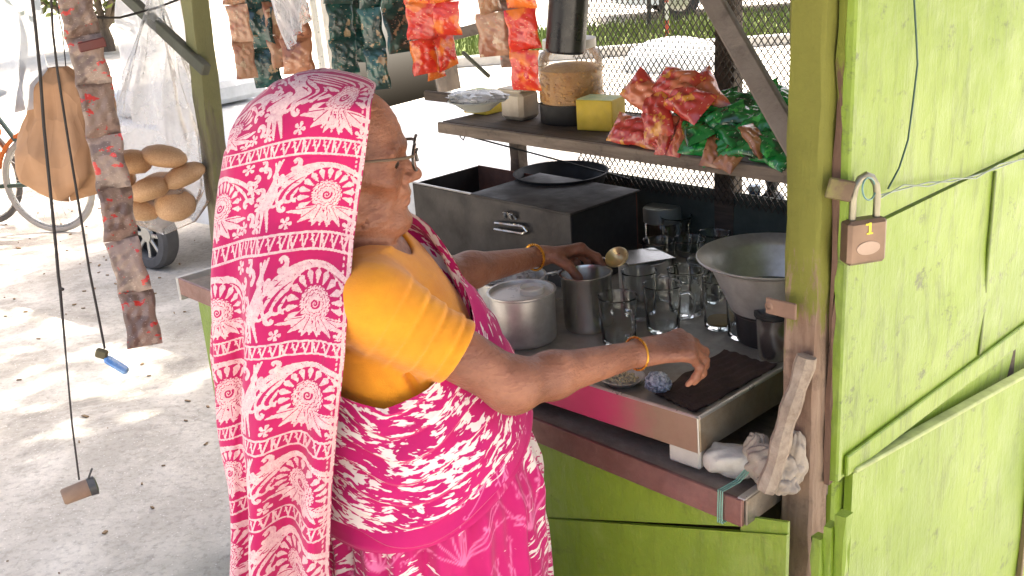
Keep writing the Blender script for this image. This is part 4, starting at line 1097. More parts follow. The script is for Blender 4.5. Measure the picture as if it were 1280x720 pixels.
# small mug by the post
o = on_tray('small_steel_mug', 'small steel mug with a blackened mouth at the tray corner by the post', 'mug', 969, 446)
m = MB(); m.lathe([(0, 0), (.029, 0), (.031, .004), (.033, .062), (.0345, .078), (.0355, .080), (.033, .079), (.0312, .062), (.029, .008), (0, .006)], 32, mi=0); m.build('vessel', STEEL, o)
m = MB(); m.lathe([(.0325, .079), (.037, .082), (.037, .088), (.030, .090), (.027, .080)], 32); m.build('sooty_rim', BLK, o)
# strap on the post
P = sp_(atv(972, 378, .085)); m = MB(); m.box((P[0]+.018, .066, P[2]), (.052, .004, .026), None, .0018); m.lathe([(.0042, -.001), (.0075, 0), (.0042, .001)], 16, (P[0]-.001, .0635, P[2]), Matrix.Rotation(math.pi/2, 3, 'X')); m.build('strap', simple('rusty_strap', srgb(140, 112, 94), .6, .3, var=.35), stall)

# the old stove box
c0 = ST(atv(713, 269, .42)); c1 = ST(atv(515, 227, .42)); ztop_ = c0[2]; cB = ST(atz(790, 239, ztop_)); lidL = ST(atv(590, 246, .42))
u0_, u1_, v0_, v1_ = c0[0], max(c1[0], 1.2), .42, cB[1]; zb_ = zf(u0_)+.002
zb_ = max(zf(u0_), zf(u1_))+.002
bxo = thing('stove_box', 'blackened steel stove box, half open with rusty inner walls and a flat lid', 'stove box', tuple(SW((u0_+u1_)/2, (v0_+v1_)/2, zb_)), STALL_ROT)
_uc, _vc = (u0_+u1_)/2, (v0_+v1_)/2
def bbx(m, a, b_, c_, d_, e, f_, bev=.0015): return m.box((-((a+b_)/2-_uc), (c_+d_)/2-_vc, (e+f_)/2-zb_), (abs(b_-a), abs(d_-c_), abs(f_-e)), None, bev)
for nm, mt, *q in (('front_wall', GREYM, u0_, u1_, v0_, v0_+.004, zb_, ztop_), ('back_wall', RUSTM, u0_, u1_, v1_-.004, v1_, zb_, ztop_), ('side_wall', BLK, u0_, u0_+.004, v0_+.0045, v1_-.0045, zb_, ztop_-.001), ('side_wall', GREYM, u1_-.004, u1_, v0_+.0045, v1_-.0045, zb_, ztop_-.001), ('divider', RUSTM, lidL[0]-.02, lidL[0]-.016, v0_+.0045, v1_-.0045, zb_, ztop_-.006), ('floor', BLK, u0_+.005, u1_-.005, v0_+.005, v1_-.005, zb_, zb_+.004)):
    m = MB(); bbx(m, *q); m.build(nm, mt, bxo)
m = MB(); bbx(m, u0_-.006, lidL[0], v0_-.006, v1_+.004, ztop_+.001, ztop_+.006); m.build('lid', GREYM, bxo)
m = MB(); bbx(m, lidL[0]+.002, u1_+.002, v0_-.002, v0_+.006, ztop_+.0005, ztop_+.004); m.build('bright_rim', EDGE, bxo)
CHROME = simple('chrome', srgb(225, 222, 214), .15, 1., var=.1)
lt = sp_(atv(640, 285, .415)); m = MB()
ox, oz = lt[0]+_uc, lt[2]-zb_; oy = v0_-_vc-.006
m.tube([(ox-.055, oy, oz+.004), (ox+.045, oy-.004, oz+.012)], .005, 8); m.tube([(ox-.058, oy, oz-.012), (ox+.040, oy-.004, oz-.006)], .005, 8); m.tube([(ox+.045, oy-.004, oz+.012), (ox+.054, oy-.004, oz+.003), (ox+.040, oy-.004, oz-.006)], .004, 8)
for q in (-.02, .0): m.tube([(ox+q, oy+.002, oz+.022), (ox+q+.002, oy-.004, oz+.036), (ox+q+.012, oy-.004, oz+.038), (ox+q+.014, oy+.002, oz+.024)], .0035, 8)
m.build('latch', CHROME, bxo)
# black pan behind it
Pk = atv(655, 222, .62); Pk = SW(ST(Pk)[0], .665, .0); uk = ST(Pk)[0]
pan = thing('black_pan', 'big round sooty black pan standing behind the stove box', 'pan', tuple(SW(min(uk, 1.0), .672, zf(min(uk, 1.0))+.003)))
hk_ = ztop_-zf(min(uk, 1.))+.010; m = MB(); m.lathe([(0, 0), (.06, 0), (.064, .003), (.07, hk_*.6), (.10, hk_*.75), (.118, hk_-.004), (.122, hk_), (.117, hk_), (.098, hk_*.78), (.05, hk_*.64), (0, hk_*.62)], 44); m.build('vessel', BLK, pan)

# foil pouch, biscuits, dark cloth on the tray
FOIL = NB('crinkled_foil'); FOIL.bump(FOIL.vor(240), .8, .004); FOIL = FOIL.fin(FOIL.mix(FOIL.ramp(FOIL.noise(120, 3), [(.4, 0.), (.62, 1.)]), srgb(222, 226, 232), srgb(128, 142, 160)), .3, .25)
P = TP(822, 492); o = crumple('foil_pouch', FOIL, (0, 0, .020), (.022, .015, .0195), None, seed=5, amp=.16); o.location = tuple(P+[0, 0, .0015]); o.rotation_euler = (.0, 0, STALL_ROT+.4); tag(o, 'small crinkled silvery pouch lying under the wrist on the tray', 'pouch')
P = TP(778, 478); o = thing('betel_plate', 'low pale plate of seeds under the forearm on the tray', 'plate', tuple(P+[0, 0, .001])); m = MB(); m.lathe([(0, 0), (.028, 0), (.040, .010), (.041, .012), (.038, .012), (.027, .004), (0, .0035)], 32); m.build('dish', ALU, o)
m = MB(); rng = np.random.default_rng(4)
for k in range(60):
    a, r_ = rng.uniform(0, 6.28), .028*math.sqrt(rng.uniform()); m.lathe([(0, -.003), (.0032, 0), (0, .003)], 6, (r_*math.cos(a), r_*math.sin(a), .0085+.004*(1-r_/.028)))
q = m.build('seeds', simple('tan_seed', srgb(206, 190, 150), .7), o); q['kind'] = 'stuff'
# dark damp cloth
P4 = [TP(x, y) for x, y in ((818, 494), (870, 517), (972, 458), (905, 440))]
n = 30; a = np.linspace(0, 1, n)[:, None, None]; b_ = np.linspace(0, 1, n)[None, :, None]
G = P4[0]*(1-a)*(1-b_)+P4[1]*(1-a)*b_+P4[2]*a*b_+P4[3]*a*(1-b_); rng = np.random.default_rng(9)
G = G+np.array([0, 0, 1])*(.004+.0018*np.sin(19*a+7*b_)+.0012*np.sin(33*b_-12*a)+rng.normal(0, .0004, (n, n, 1)))
m = MB(); m.grid(G-P4[0]); m.grid(G-P4[0]-[0, 0, .003], flip=True); o = m.build('counter_cloth', simple('dark_brown_cloth', srgb(78, 60, 52), .9, bump=.8, bsc=160, var=.4), None, 40, tuple(P4[0])); tag(o, 'dark brown damp cloth spread on the tray under the fingers', 'cloth')
# stones, brick and rag under the tray; prop stick tied to the ledge
STONE = simple('pale_stone', srgb(190, 186, 176), .9, var=.25, nsc=20, bump=.7, bsc=50, dirt=(srgb(140, 132, 120), .5))
def rock(name, label, P, size, rz, seed, mat, amp=.10, n=20):
    rng = np.random.default_rng(seed); a = np.linspace(0, math.pi, n)[:, None]; b2 = np.linspace(0, 2*math.pi, 2*n)[None]
    sx = np.sign(np.sin(a)*np.cos(b2))*np.abs(np.sin(a)*np.cos(b2))**.65; sy = np.sign(np.sin(a)*np.sin(b2))*np.abs(np.sin(a)*np.sin(b2))**.65; sz = np.sign(np.cos(a))*np.abs(np.cos(a))**.6+0*b2
    d = 1+amp*(np.sin(2*b2+rng.uniform(0, 6)+a)*.6+np.sin(3*a+2*b2+rng.uniform(0, 6))*.5+.3*np.sin(5*b2+4*a+rng.uniform(0, 6)))*np.sin(a); d[:, -1] = d[:, 0]
    d = d+rng.normal(0, .012, d.shape)*np.sin(a); d[:, -1] = d[:, 0]
    Pp = np.stack([size[0]*sx*d, size[1]*sy*d, size[2]*(sz*d+1.0)], -1); m = MB(); m.grid(Pp)
    o = m.build(name, mat, None, 30, tuple(P), rz); return tag(o, label, 'stone')
rock('stone', 'rounded pale stone wedged under the tray corner on the ledge', SW(.062, .055, .801), (.038, .028, .0235), STALL_ROT+.45, 3, STONE, .2, 26)
m = MB(); m.box((0, 0, .0185), (.062, .05, .036), None, .004); o = m.build('wood_block', simple('whitewashed_block', srgb(198, 194, 184), .85, bump=.5, var=.25), None, 35, tuple(SW(.135, .052, .8005)), STALL_ROT+.05); tag(o, 'small whitish block supporting the pink side of the tray', 'block')
m = MB(); m.box((0, 0, .011), (.06, .10, .022), None, .004); o = m.build('wood_block', OLDW, None, 35, tuple(SW(.98, .20, .7905)), STALL_ROT); tag(o, 'flat brown wood offcut under the far end of the tray', 'block')
m = MB(); m.box((0, 0, .019), (.10, .06, .040), None, .004); o = m.build('brick', simple('old_brick', srgb(150, 90, 70), .9, bump=.6), None, 35, tuple(SW(.20, .66, .7905)), STALL_ROT); tag(o, 'old brick under the rear of the tray', 'brick')
STICK = wood_material('peeling_stick', srgb(172, 158, 140), srgb(116, 98, 82), gsc=(20, 20, 20))
sT, sB = atv(1008, 446, .075), atv(958, 594, .022)
sB = SW(ST(sB)[0], .022, .816)
m = MB(); d_ = sT-sB; pts = [d_*t+np.array([0.002*math.sin(9*t), .002*math.cos(7*t), 0]) for t in np.linspace(0, 1, 14)]; m.tube(pts, [.0155+.0018*math.sin(i*1.7) for i in range(14)], 7); o = m.build('prop_stick', STICK, None, 50, tuple(sB)); tag(o, 'peeling pale stick leaning from the ledge onto the stall post', 'stick')
m = MB(); e_ = d_/np.linalg.norm(d_)
RAG = simple('grimy_rag', srgb(170, 158, 142), .95, var=.35, nsc=30, bump=.8, bsc=120)
rg = thing('rag_bundle', 'grimy knotted rag bundle stuffed round the foot of the post', 'rag', tuple(SW(-.012, .06, .803)), STALL_ROT)
def folded(name, mat, parent, c, size, seed, lobes=5):
    rng = np.random.default_rng(seed); n = 40; a = np.linspace(0, math.pi, n)[:, None]; b_ = np.linspace(0, 2*math.pi, 2*n)[None]; ph = rng.uniform(0, 6, 4)
    d = 1+.16*np.abs(np.sin(lobes*b_+2.5*a+ph[0]))*np.sin(a)+.10*np.sin(3*b_-4*a+ph[1])*np.sin(a)+.07*np.sin(9*a+2*np.sin(b_+ph[2]))*np.sin(a); d[:, -1] = d[:, 0]
    P = np.stack([c[0]+size[0]*d*np.sin(a)*np.cos(b_), c[1]+size[1]*d*np.sin(a)*np.sin(b_), c[2]+size[2]*d*np.cos(a)], -1); m = MB(); m.grid(P); m.build(name, mat, parent, 60)
folded('rag', RAG, rg, (.0, .0, .034), (.044, .022, .034), 1); folded('rag', RAG, rg, (.030, .015, .052), (.018, .016, .046), 2, 4); folded('rag', RAG, rg, (-.034, .012, .040), (.020, .018, .034), 3, 4); folded('rag', RAG, rg, (.018, -.008, .018), (.030, .020, .018), 4, 6)
# fibre rope wound over rag and ledge
m = MB()
for k in range(3):
    x = -.003-.004*k; m.tube([(-.045-x-.03*0, -.0075, .77), (-.045-x, -.0078, .748), (-.040-x, .05, .7475), (-.040-x, .12, .7478)], .0013, 6, True)
    m.tube([(-.045-x, -.0075, .77), (-.044-x, -.0078, .806), (-.038-x, .03, .808), (-.030-x, .05, .826)], .0013, 6, True)
o = m.build('twine', simple('green_twine', srgb(128, 168, 148), .8), None, 60, tuple(SW(0, 0, 0)), STALL_ROT); tag(o, 'pale green twine wound round the corner of the ledge', 'twine')

# ================================================================== padlock and wires on the end wall
Pk = atu(1079, 300, UW-.024)
BRZ = simple('padlock_brass', srgb(128, 106, 90), .42, .55, var=.25, bump=.2)
lk_ = thing('padlock', 'chunky brown metal padlock with thick shackle hanging on the lime wall', 'padlock', tuple(Pk+np.array([0, 0, -.036])), STALL_ROT+math.radians(60))
m = MB(); m.box((0, 0, .036), (.062, .028, .066), None, .005); m.build('body', BRZ, lk_)
m = MB(); m.tube([(-.019, 0, .066), (-.019, 0, .100), (-.0165, 0, .116), (-.009, 0, .128), (0, 0, .132), (.009, 0, .128), (.0165, 0, .116), (.019, 0, .100), (.019, 0, .066)], .0052, 12); m.build('shackle', simple('shackle_steel', srgb(150, 146, 128), .35, .7), lk_)
m = MB(); m.lathe([(0, .0005), (.016, .0004), (.0165, -.0008)], 28, (.0, -.0146, .028), Matrix.Rotation(math.pi/2, 3, 'X') @ Matrix.Diagonal((1.15, .62, 1))); m.build('keyhole_plate', simple('plate_grey', srgb(160, 140, 126), .4, .5), lk_)
YM = simple('yellow_mark', srgb(232, 214, 60), .5); m = MB(); m.box((.001, -.0146, .058), (.004, .001, .016), None, .0003); m.box((-.003, -.0146, .0635), (.006, .001, .003), None, .0003); m.box((.001, -.0146, .0497), (.010, .001, .0025), None, .0003); m.build('mark', YM, lk_)
hp = MB(); h1 = sp_(atv(1034, 234, .09)); h2 = sp_(atu(1066, 240, UW-.018)); hp.bar(h1, h2, .006, .030, (0, 0, 1), .002); hp.build('hasp', simple('hasp_iron', srgb(104, 86, 68), .6, .4, dirt=(srgb(140, 150, 60), .5)), stall)
WIRE = simple('grey_teal_wire', srgb(138, 152, 140), .5, .3); DWIRE = simple('dark_teal_wire', srgb(62, 92, 84), .5, .2)
def wire(name, label, pts, r, mat, n=6): 
    b0 = np.array(pts[0]); m = MB(); m.tube([np.array(p)-b0 for p in pts], r, n); return tag(m.build(name, mat, None, 60, tuple(b0)), label, 'wire')
pts = [(1100, 244), (1130, 236), (1160, 228), (1190, 227), (1220, 219), (1250, 209), (1290, 194)]
wire('wire', 'pale twisted wire running from the padlock across the lime wall', [atu(x, y, UW-.012) for x, y in pts], .0014, WIRE)
wire('wire', 'second strand of pale wire twisted loosely round the first on the lime wall', [atu(x, y+(4, -5, 5, -4, 4, -4, 3)[k], UW-.014) for k, (x, y) in enumerate(pts)], .0012, WIRE)
wire('wire', 'thin dark wire hanging down the upper lime board to the padlock', [atu(x, y, UW-.012) for x, y in ((1141, -30), (1145, 40), (1147, 80), (1141, 130), (1135, 175), (1124, 210), (1110, 236))], .0015, DWIRE)
cc = [atu(1086+8*math.cos(a), 236+14*math.sin(a), UW-.030-.012*math.sin(a*.5)) for a in np.linspace(0, 12, 40)]
wire('wire', 'tangled coil of teal wire round the padlock shackle', cc, .0013, simple('teal_wire', srgb(108, 150, 146), .5, .2))

# ================================================================== things on the shelf
def on_shelf(name, label, cat, px, py, group=None, rz=0.): P = atz(px, py, SZ+.001); return thing(name, label, cat, tuple(P), STALL_ROT+rz, group)
YC = simple('yellow_card', srgb(206, 180, 48), .6, var=.25, nsc=25, bump=.15); YC2 = simple('pale_print_card', srgb(216, 214, 150), .6, col2=srgb(150, 186, 150), nsc=30)
def carton(label, px, py, w_, d_, h_, rz=0., top=YC2):
    o = on_shelf('carton', label, 'box', px, py, None, rz); m = MB(); m.box((0, 0, h_/2), (w_, d_, h_), None, .0015); m.build('box', YC, o)
    m = MB(); m.box((0, 0, h_+.0012), (w_*.97, d_*.97, .0016), None, .0006); m.build('lid', top, o); return o
carton('yellow carton with a pale printed lid beside the red packets', 752, 160, .092, .07, .070, .25)
carton('dull yellow box under the wrapped bowl at the shelf end', 604, 140, .085, .06, .055)
o = on_shelf('tub', 'off-white square tub between yellow box and tall jar', 'tub', 651, 148)
m = MB(); m.box((0, 0, .036), (.078, .07, .07), None, .010); m.build('body', simple('dirty_white_plastic', srgb(206, 196, 176), .5, var=.2, dirt=(srgb(150, 134, 110), .5)), o)
m = MB(); m.box((0, 0, .0745), (.083, .075, .008), None, .003); m.build('lid', simple('dirty_white_plastic', srgb(206, 196, 176), .5), o)
# tall jar of biscuits
o = on_shelf('biscuit_jar', 'tall clear jar of golden biscuits with a black base', 'jar', 716, 150)
JH = .165; m = MB(); m.lathe([(.074, .045), (.077, .05), (.077, JH-.02), (.070, JH), (.060, JH+.008)], 40); m.build('wall', poly_material('jar_plastic', (.85, .84, .80), .16), o)
m = MB(); m.lathe([(0, 0), (.076, 0), (.078, .004), (.078, .046), (0, .046)], 40); m.build('base', BLK, o)
m = MB(); rng = np.random.default_rng(5)
bm_ = simple('golden_biscuit', srgb(214, 168, 92), .75, col2=srgb(186, 132, 62), nsc=40, bump=.4)
m.lathe([(0, .047), (.0715, .047), (.0725, .055), (.0722, JH-.04), (.05, JH-.03), (0, JH-.026)], 36)
for k in range(210):
    a, z = rng.uniform(0, 6.28), rng.uniform(.055, JH-.04); m.box((.0705*math.cos(a), .0705*math.sin(a), z), (.012, .014, .006), Matrix.Rotation(a+rng.normal(0, .3), 3, 'Z') @ Matrix.Rotation(rng.normal(0, .4), 3, 'X'), .0015)
q = m.build('biscuits', bm_, o); q['kind'] = 'stuff'
m = MB(); m.lathe([(.060, JH+.0085), (.064, JH+.010), (.064, JH+.03), (0, JH+.032)], 36); m.build('lid', simple('clear_grey_lid', srgb(190, 186, 176), .35), o)
# wrapped bowl on the yellow box
P = atz(598, 138, SZ+.060); o = thing('wrapped_bowl', 'pale bowl wrapped in clear plastic on the yellow box', 'bowl', (P[0], P[1], SZ+.0605), STALL_ROT)
m = MB(); m.lathe([(0, 0), (.03, 0), (.055, .018), (.07, .024), (.068, .026), (.05, .019), (0, .012)], 36); m.build('bowl', simple('pale_enamel', srgb(210, 214, 204), .3), o)
crumple('wrap', POLYW, (.0, 0, .030), (.075, .055, .014), o, 18, .22, 8)
# ---- packets: sealed pillow pouches
def pouch_mesh(name, w_, h_, t_, seed, mats, seal=.08):
    rng = np.random.default_rng(seed); n = 19; k = 27
    u = np.linspace(-1, 1, n)[:, None]; v = np.linspace(-1, 1, k)[None]
    body = np.clip(1-np.abs(v)**3.2, 0, 1)*np.sqrt(np.clip(1-np.abs(u)**2.6, 0, 1))
    wr = .16*np.sin(9*u+rng.uniform(0, 6)+4*v)*np.sin(6*v+rng.uniform(0, 6))+.06*np.sin(17*v+5*u+rng.uniform(0, 6))
    X = u*w_/2*(1-.05*np.cos(math.pi*v)); Y = v*h_/2+0*u
    zt = t_/2*body*(1+wr*1.3); rip = .0012*np.sin(v*0+u*26)*(np.abs(v) > .86)
    bend = .05*h_*(v**2)*rng.uniform(-1, 1)+.03*w_*np.sin(2.2*u+rng.uniform(0, 6))*rng.uniform(-1, 1)+.010*w_*np.sin(5*v+3*u+rng.uniform(0, 6))
    X = X+.02*w_*np.sin(6*v+rng.uniform(0, 6)); jit = rng.normal(0, .014*t_, zt.shape)*(body > .25)
    top = np.stack([X, Y, zt+rip+bend+jit+.0004], -1); bot = np.stack([X, Y, -zt+rip+bend-.0004], -1)
    m = MB(); m.grid(top); m.grid(bot, flip=True); me_o = m.build(name, mats, None, 85); me = me_o.data; bpy.data.objects.remove(me_o); return me
def pack_material(name, base, blot, edge, acc, sc=14., gloss=.2):
    b = NB(name); inf = b.n('ShaderNodeObjectInfo').outputs['Random']
    cmb = b.n('ShaderNodeCombineXYZ'); b.lk(inf, cmb.inputs[0]); b.lk(b.math('MULTIPLY', inf, 3.7), cmb.inputs[1])
    ad = b.n('ShaderNodeVectorMath', operation='ADD'); b.lk(b.tc, ad.inputs[0]); b.lk(cmb.outputs[0], ad.inputs[1]); co = ad.outputs[0]
    c = b.mix(b.ramp(b.noise(sc, 2, .5, src=co), [(.50, 0.), (.56, 1.)]), base, blot)
    c = b.mix(b.ramp(b.noise(sc*1.9, 3, .6, src=co), [(.60, 0.), (.63, 1.)]), c, acc)
    ln = b.vor(sc*4, src=b.map((1, 3, 1), src=co)); c = b.mix(b.math('MULTIPLY', b.ramp(ln, [(.10, 1.), (.16, 0.)]), .7), c, edge)
    b.bump(b.noise(sc*5, 4, .6, src=co), .5, .003)
    return b.fin(c, gloss, 0, Specular_IOR_Level=.6, Coat_Weight=.3)
PK = dict(red=pack_material('red_foil', srgb(186, 62, 52), srgb(200, 116, 80), srgb(226, 190, 160), srgb(220, 150, 60)),
          orange=pack_material('orange_red_foil', srgb(206, 56, 40), srgb(226, 120, 48), srgb(240, 196, 130), srgb(196, 36, 40), 22),
          green=pack_material('green_foil', srgb(20, 120, 52), srgb(10, 70, 38), srgb(196, 220, 190), srgb(60, 170, 70)),
          dark=pack_material('dark_green_foil', srgb(22, 58, 54), srgb(38, 84, 76), srgb(190, 180, 150), srgb(150, 132, 100), 20),
          brown=pack_material('brown_foil', srgb(150, 96, 66), srgb(176, 122, 88), srgb(220, 196, 166), srgb(110, 66, 48)),
          tan=pack_material('tan_print_foil', srgb(176, 136, 106), srgb(150, 100, 76), srgb(214, 80, 60), srgb(196, 170, 140), 24),
          grey=pack_material('grey_red_foil', srgb(146, 124, 108), srgb(112, 92, 80), srgb(206, 190, 176), srgb(196, 48, 36), 22, .35))
PM = {k: [pouch_mesh('packet', w_, h_, t_, i*3+j, PK[k]) for j in range(3)] for i, (k, w_, h_, t_) in enumerate((('red', .070, .122, .040), ('green', .058, .108, .028), ('brown', .042, .075, .020), ('dark', .05, .09, .02)))}
RP = ((846, 104, .56, .2, .1, 'bulging red snack packet with a shiny top, on top of the pile'), (812, 122, .55, 1.2, .5, 'red snack packet standing at the back left of the pile'), (858, 126, .53, .15, .2, 'red packet with a pale end across the middle of the pile'), (822, 142, .52, .9, .3, 'creased red packet in the middle of the pile by the carton'),
      (797, 165, .52, .3, .15, 'red packet lying flat against the yellow carton'), (818, 172, .51, .35, .1, 'red packet at the front edge of the shelf beside the slim ones'), (834, 166, .51, 1.45, .25, 'slim red packet pointing over the shelf edge'), (852, 170, .51, 1.5, .25, 'second slim red packet pointing over the shelf edge by the green ones'), (880, 118, .57, .1, .3, 'reddish packet leaning back near the dark back post'))
IP = [math.radians(q) for q in (82, 58, 76, 28, 84, 70, 6, -6, 48)]
for k, (x, y, v_, ra, tl, lab) in enumerate(RP):
    P = atv(x, y, v_); o = link('snack_packet', PM['red'][k % 3]); o.location = tuple(P); o.rotation_euler = (Matrix.Rotation(STALL_ROT+.2*math.sin(k*2.), 3, 'Z') @ Matrix.Rotation(math.radians(38)+tl, 3, 'X') @ Matrix.Rotation(IP[k], 3, 'Z')).to_euler(); tag(o, lab, 'packet', 'red snack packets on the shelf')
    if 'slim' in lab: o.scale = (.45, .8, .7)
GP = ((874, 140, .54, .9), (900, 152, .53, 1.0), (870, 160, .51, .8), (925, 145, .55, .5), (946, 158, .53, .9), (966, 146, .56, .3), (962, 176, .51, .6), (935, 183, .50, .4), (905, 180, .505, 1.1), (884, 182, .50, .7), (972, 122, .60, .2), (915, 128, .60, .4), (945, 128, .62, .9), (968, 192, .50, .2), (915, 166, .52, .3), (890, 130, .6, .8))
GL_ = ['glossy green biscuit packet in the heap by the post']*len(GP)
for k, (x, y, v_, ra) in enumerate(GP):
    P = atv(x, y, v_); o = link('biscuit_packet', PM['green'][k % 3]); o.location = tuple(P); o.rotation_euler = (Matrix.Rotation(STALL_ROT+.3*math.sin(k*2.3), 3, 'Z') @ Matrix.Rotation(math.radians(36)+.35*math.sin(k*1.7), 3, 'X') @ Matrix.Rotation(math.radians((70, 115, 60, 95, 130, 75, 40, 100, 125, 80, 60, 90, 120, 85, 50, 110)[k]), 3, 'Z')).to_euler(); tag(o, 'glossy green biscuit packet in the heap between red packets and post', 'packet', 'green biscuit packets heaped on the shelf')
for k, (x, y, v_, ra, lab) in enumerate(((945, 176, .49, 1.5, 'brown ribbed wafer packet standing out of the green heap'), (893, 188, .49, .5, 'small brown packet at the foot of the green heap'), (916, 193, .488, .1, 'flat brown packet along the shelf edge under the green heap'))):
    P = atv(x, y, v_); o = link('wafer_packet', PM['brown'][k % 3]); o.location = tuple(P); o.rotation_euler = (math.radians(48), .2*k, STALL_ROT+ra); tag(o, lab, 'packet')

# ================================================================== hanging strips of sachets
def strip(label, px, ytop, ybot, v, wpx, kind, n, sway=0., dist=None, twist=.25, seed=0, xb=None, group='sachet strips hanging from the eave'):
    rng = np.random.default_rng(seed)
    B = atv(xb if xb is not None else px, ybot, v) if dist is None else atd(xb if xb is not None else px, ybot, dist)
    sc = pxm(B); w_ = wpx/sc
    root = thing('sachet_strip', label, 'sachet strip', tuple(B), 0, group)
    # follow the vertical up to the eave, far enough to leave the frame
    top_z = 2.0-B[2]; h = (abs(ybot-ytop)/sc*1.06)/n
    me = pouch_mesh('sachet', w_, h*1.0, h*.16, seed, PK[kind]); z = h/2; k = 0
    yaw0 = math.atan2(B[1]-_C[1], B[0])-math.pi/2
    while z < min(top_z, h*(n+1)):
        o = link('sachet', me, root); o.location = (sway*(z)+rng.normal(0, .0015), rng.normal(0, .002), z); o.rotation_euler = (math.pi/2+rng.normal(0, .06), rng.normal(0, .05), yaw0+rng.normal(0, twist)); z += h*.985; k += 1
    m = MB(); m.tube([(sway*z, 0, z-h*.5), (sway*z, 0, top_z+.02)], .0012, 5); m.build('cord', simple('grey_cord', srgb(90, 86, 80), .8), root)
    return root
strip('orange-red sachet strip with its lower sachets fanned out', 532, -30, 92, .02, 36, 'orange', 3, seed=1, twist=.5)
strip('second orange-red strip hanging against the fanned one', 560, -30, 86, .05, 38, 'orange', 3, seed=2, twist=.5)
strip('brownish orange sachet strip between the red strips', 616, -30, 70, .10, 38, 'tan', 2, seed=3)
strip('bright orange-red strip next to the black tin', 658, -30, 114, .12, 38, 'orange', 3, seed=4)
strip('dark green sachet strip right behind the covered head', 434, -30, 92, .0, 34, 'dark', 3, seed=5)
strip('dark glossy green strip next to the orange-red strip', 500, -30, 66, .06, 36, 'dark', 2, seed=6, twist=.5)
strip('dark green strip with one long sachet hanging lowest', 474, -30, 112, .03, 28, 'dark', 3, seed=7, twist=.5)
strip('dark green strip tucked in the middle of the green ones', 468, -30, 62, .08, 36, 'dark', 2, seed=8, twist=.6)
strip('reddish brown sachet strip nearest the far wooden post', 310, -30, 98, -.02, 26, 'tan', 3, seed=9)
strip('brown sachet strip above the crown of the head', 376, -30, 92, .02, 38, 'brown', 3, seed=10)
strip('tan and green sachet strip beside the far post strips', 336, -30, 110, .03, 34, 'dark', 3, seed=11)
strip('slim dark green strip pressed against the crown of the head cloth', 452, -30, 78, .10, 30, 'dark', 3, seed=21, twist=.6)
strip('pair-mate orange-red strip hanging lowest of the fanned group', 546, -30, 98, .09, 34, 'orange', 3, seed=22, twist=.6)
strip('tan sachet strip squeezed between the far post strips', 354, -30, 84, .06, 30, 'tan', 3, seed=23, twist=.5)
strip('greyish strip half hidden behind the bright orange-red one', 640, -30, 84, .22, 30, 'grey', 3, seed=24, twist=.4)
# the long grey and red chain of sachets, a little swung
Bc = atd(182, 428, 2.22); Tc = atd(72, -90, 2.22)
root = thing('sachet_chain', 'long chain of worn grey and red sachets dangling over the pavement', 'sachet strip', tuple(Bc)); n = 9
pts = [np.array([182, 432.]), np.array([170, 365]), np.array([152, 300]), np.array([143, 235]), np.array([130, 170]), np.array([118, 105]), np.array([104, 45]), np.array([90, -15]), np.array([78, -70])]
me = None
for k in range(8):
    a, c_ = atd(*pts[k], 2.22), atd(*pts[k+1], 2.22); h = np.linalg.norm(c_-a); w_ = .064
    if me is None: me = pouch_mesh('sachet', w_, .125, .014, 31, PK['grey'])
    o = link('sachet', me, root); o.location = tuple((a+c_)/2-Bc); d = Vector(c_-a).normalized(); x = d.cross(Vector((-_C[0]+a[0], a[1], 0)).normalized()).normalized(); z = x.cross(d)
    tw = (.15, -.25, .3, -.2, .25, -.1, .2, 0)[k]; M = Matrix((x, d, z)).transposed() @ Matrix.Rotation(tw, 3, 'Y'); o.rotation_euler = M.to_euler(); o.scale = (1, h/.125*1.02, 1)
m = MB(); e = atd(*pts[-1], 2.22)-Bc; m.tube([e, e+np.array([-.01, 0, 2.06-Bc[2]-e[2]])], .0014, 5); m.build('cord', simple('grey_cord', srgb(90, 86, 80), .8), root)
cl = sp_(np.zeros(3)) if False else None
m = MB(); p1, p2 = atd(98, 60, 2.19)-Bc, atd(132, 52, 2.19)-Bc; m.bar(p1, p2, .018, .006, (0, -1, 0), .002); m.build('clip', simple('maroon_clip', srgb(110, 56, 48), .5), root)
# cords with lighter and weight
CORD = simple('dark_cord', srgb(62, 58, 54), .85)
def cord_pts(P, dist, hang): return [atd(x, y, dist+hang*(i/(len(P)-1))) for i, (x, y) in enumerate(P)]
P1 = cord_pts([(36, -40), (44, 30), (50, 90), (55, 160), (63, 240), (70, 310), (73, 345), (75, 360), (82, 440), (90, 530), (99, 600)], 2.10, -.05)
o = thing('cord_weight', 'dark cord with a stubby brown weight tied at its end over the pavement', 'cord', tuple(P1[-1])); m = MB(); m.tube([p-P1[-1] for p in P1]+[], [.0031]*8+[.0018]*3, 6)
m.tube([P1[7]-P1[-1], atd(79, 362, 2.06)-P1[-1]], .003, 5); m.tube([P1[0]-P1[-1], P1[0]-P1[-1]+np.array([0, 0, 2.06-P1[0][2]])], .003, 5); m.build('cord', CORD, o)
a = atd(78, 622, 2.05)-P1[-1]; c_ = atd(119, 606, 2.05)-P1[-1]; m = MB(); dv = c_-a; m.tube([a, a+dv*.06, a+dv*.9, a+dv], [.012, .0145, .0155, .013], 14); m.build('weight', simple('brown_cork', srgb(150, 126, 104), .8, bump=.5), o)
m = MB(); m.tube([a+dv*.80, a+dv*1.02, a+dv*1.06], [.0165, .0172, .010], 14); m.tube([a+dv*.8+np.array([0, 0, .012]), a+dv*.95+np.array([.004, 0, .034])], .002, 6); m.build('cap', simple('dark_cap', srgb(70, 72, 70), .4), o)
P2 = cord_pts([(62, -40), (66, 40), (72, 90), (86, 180), (100, 265), (112, 340), (122, 390), (131, 436)], 2.12, -.02)
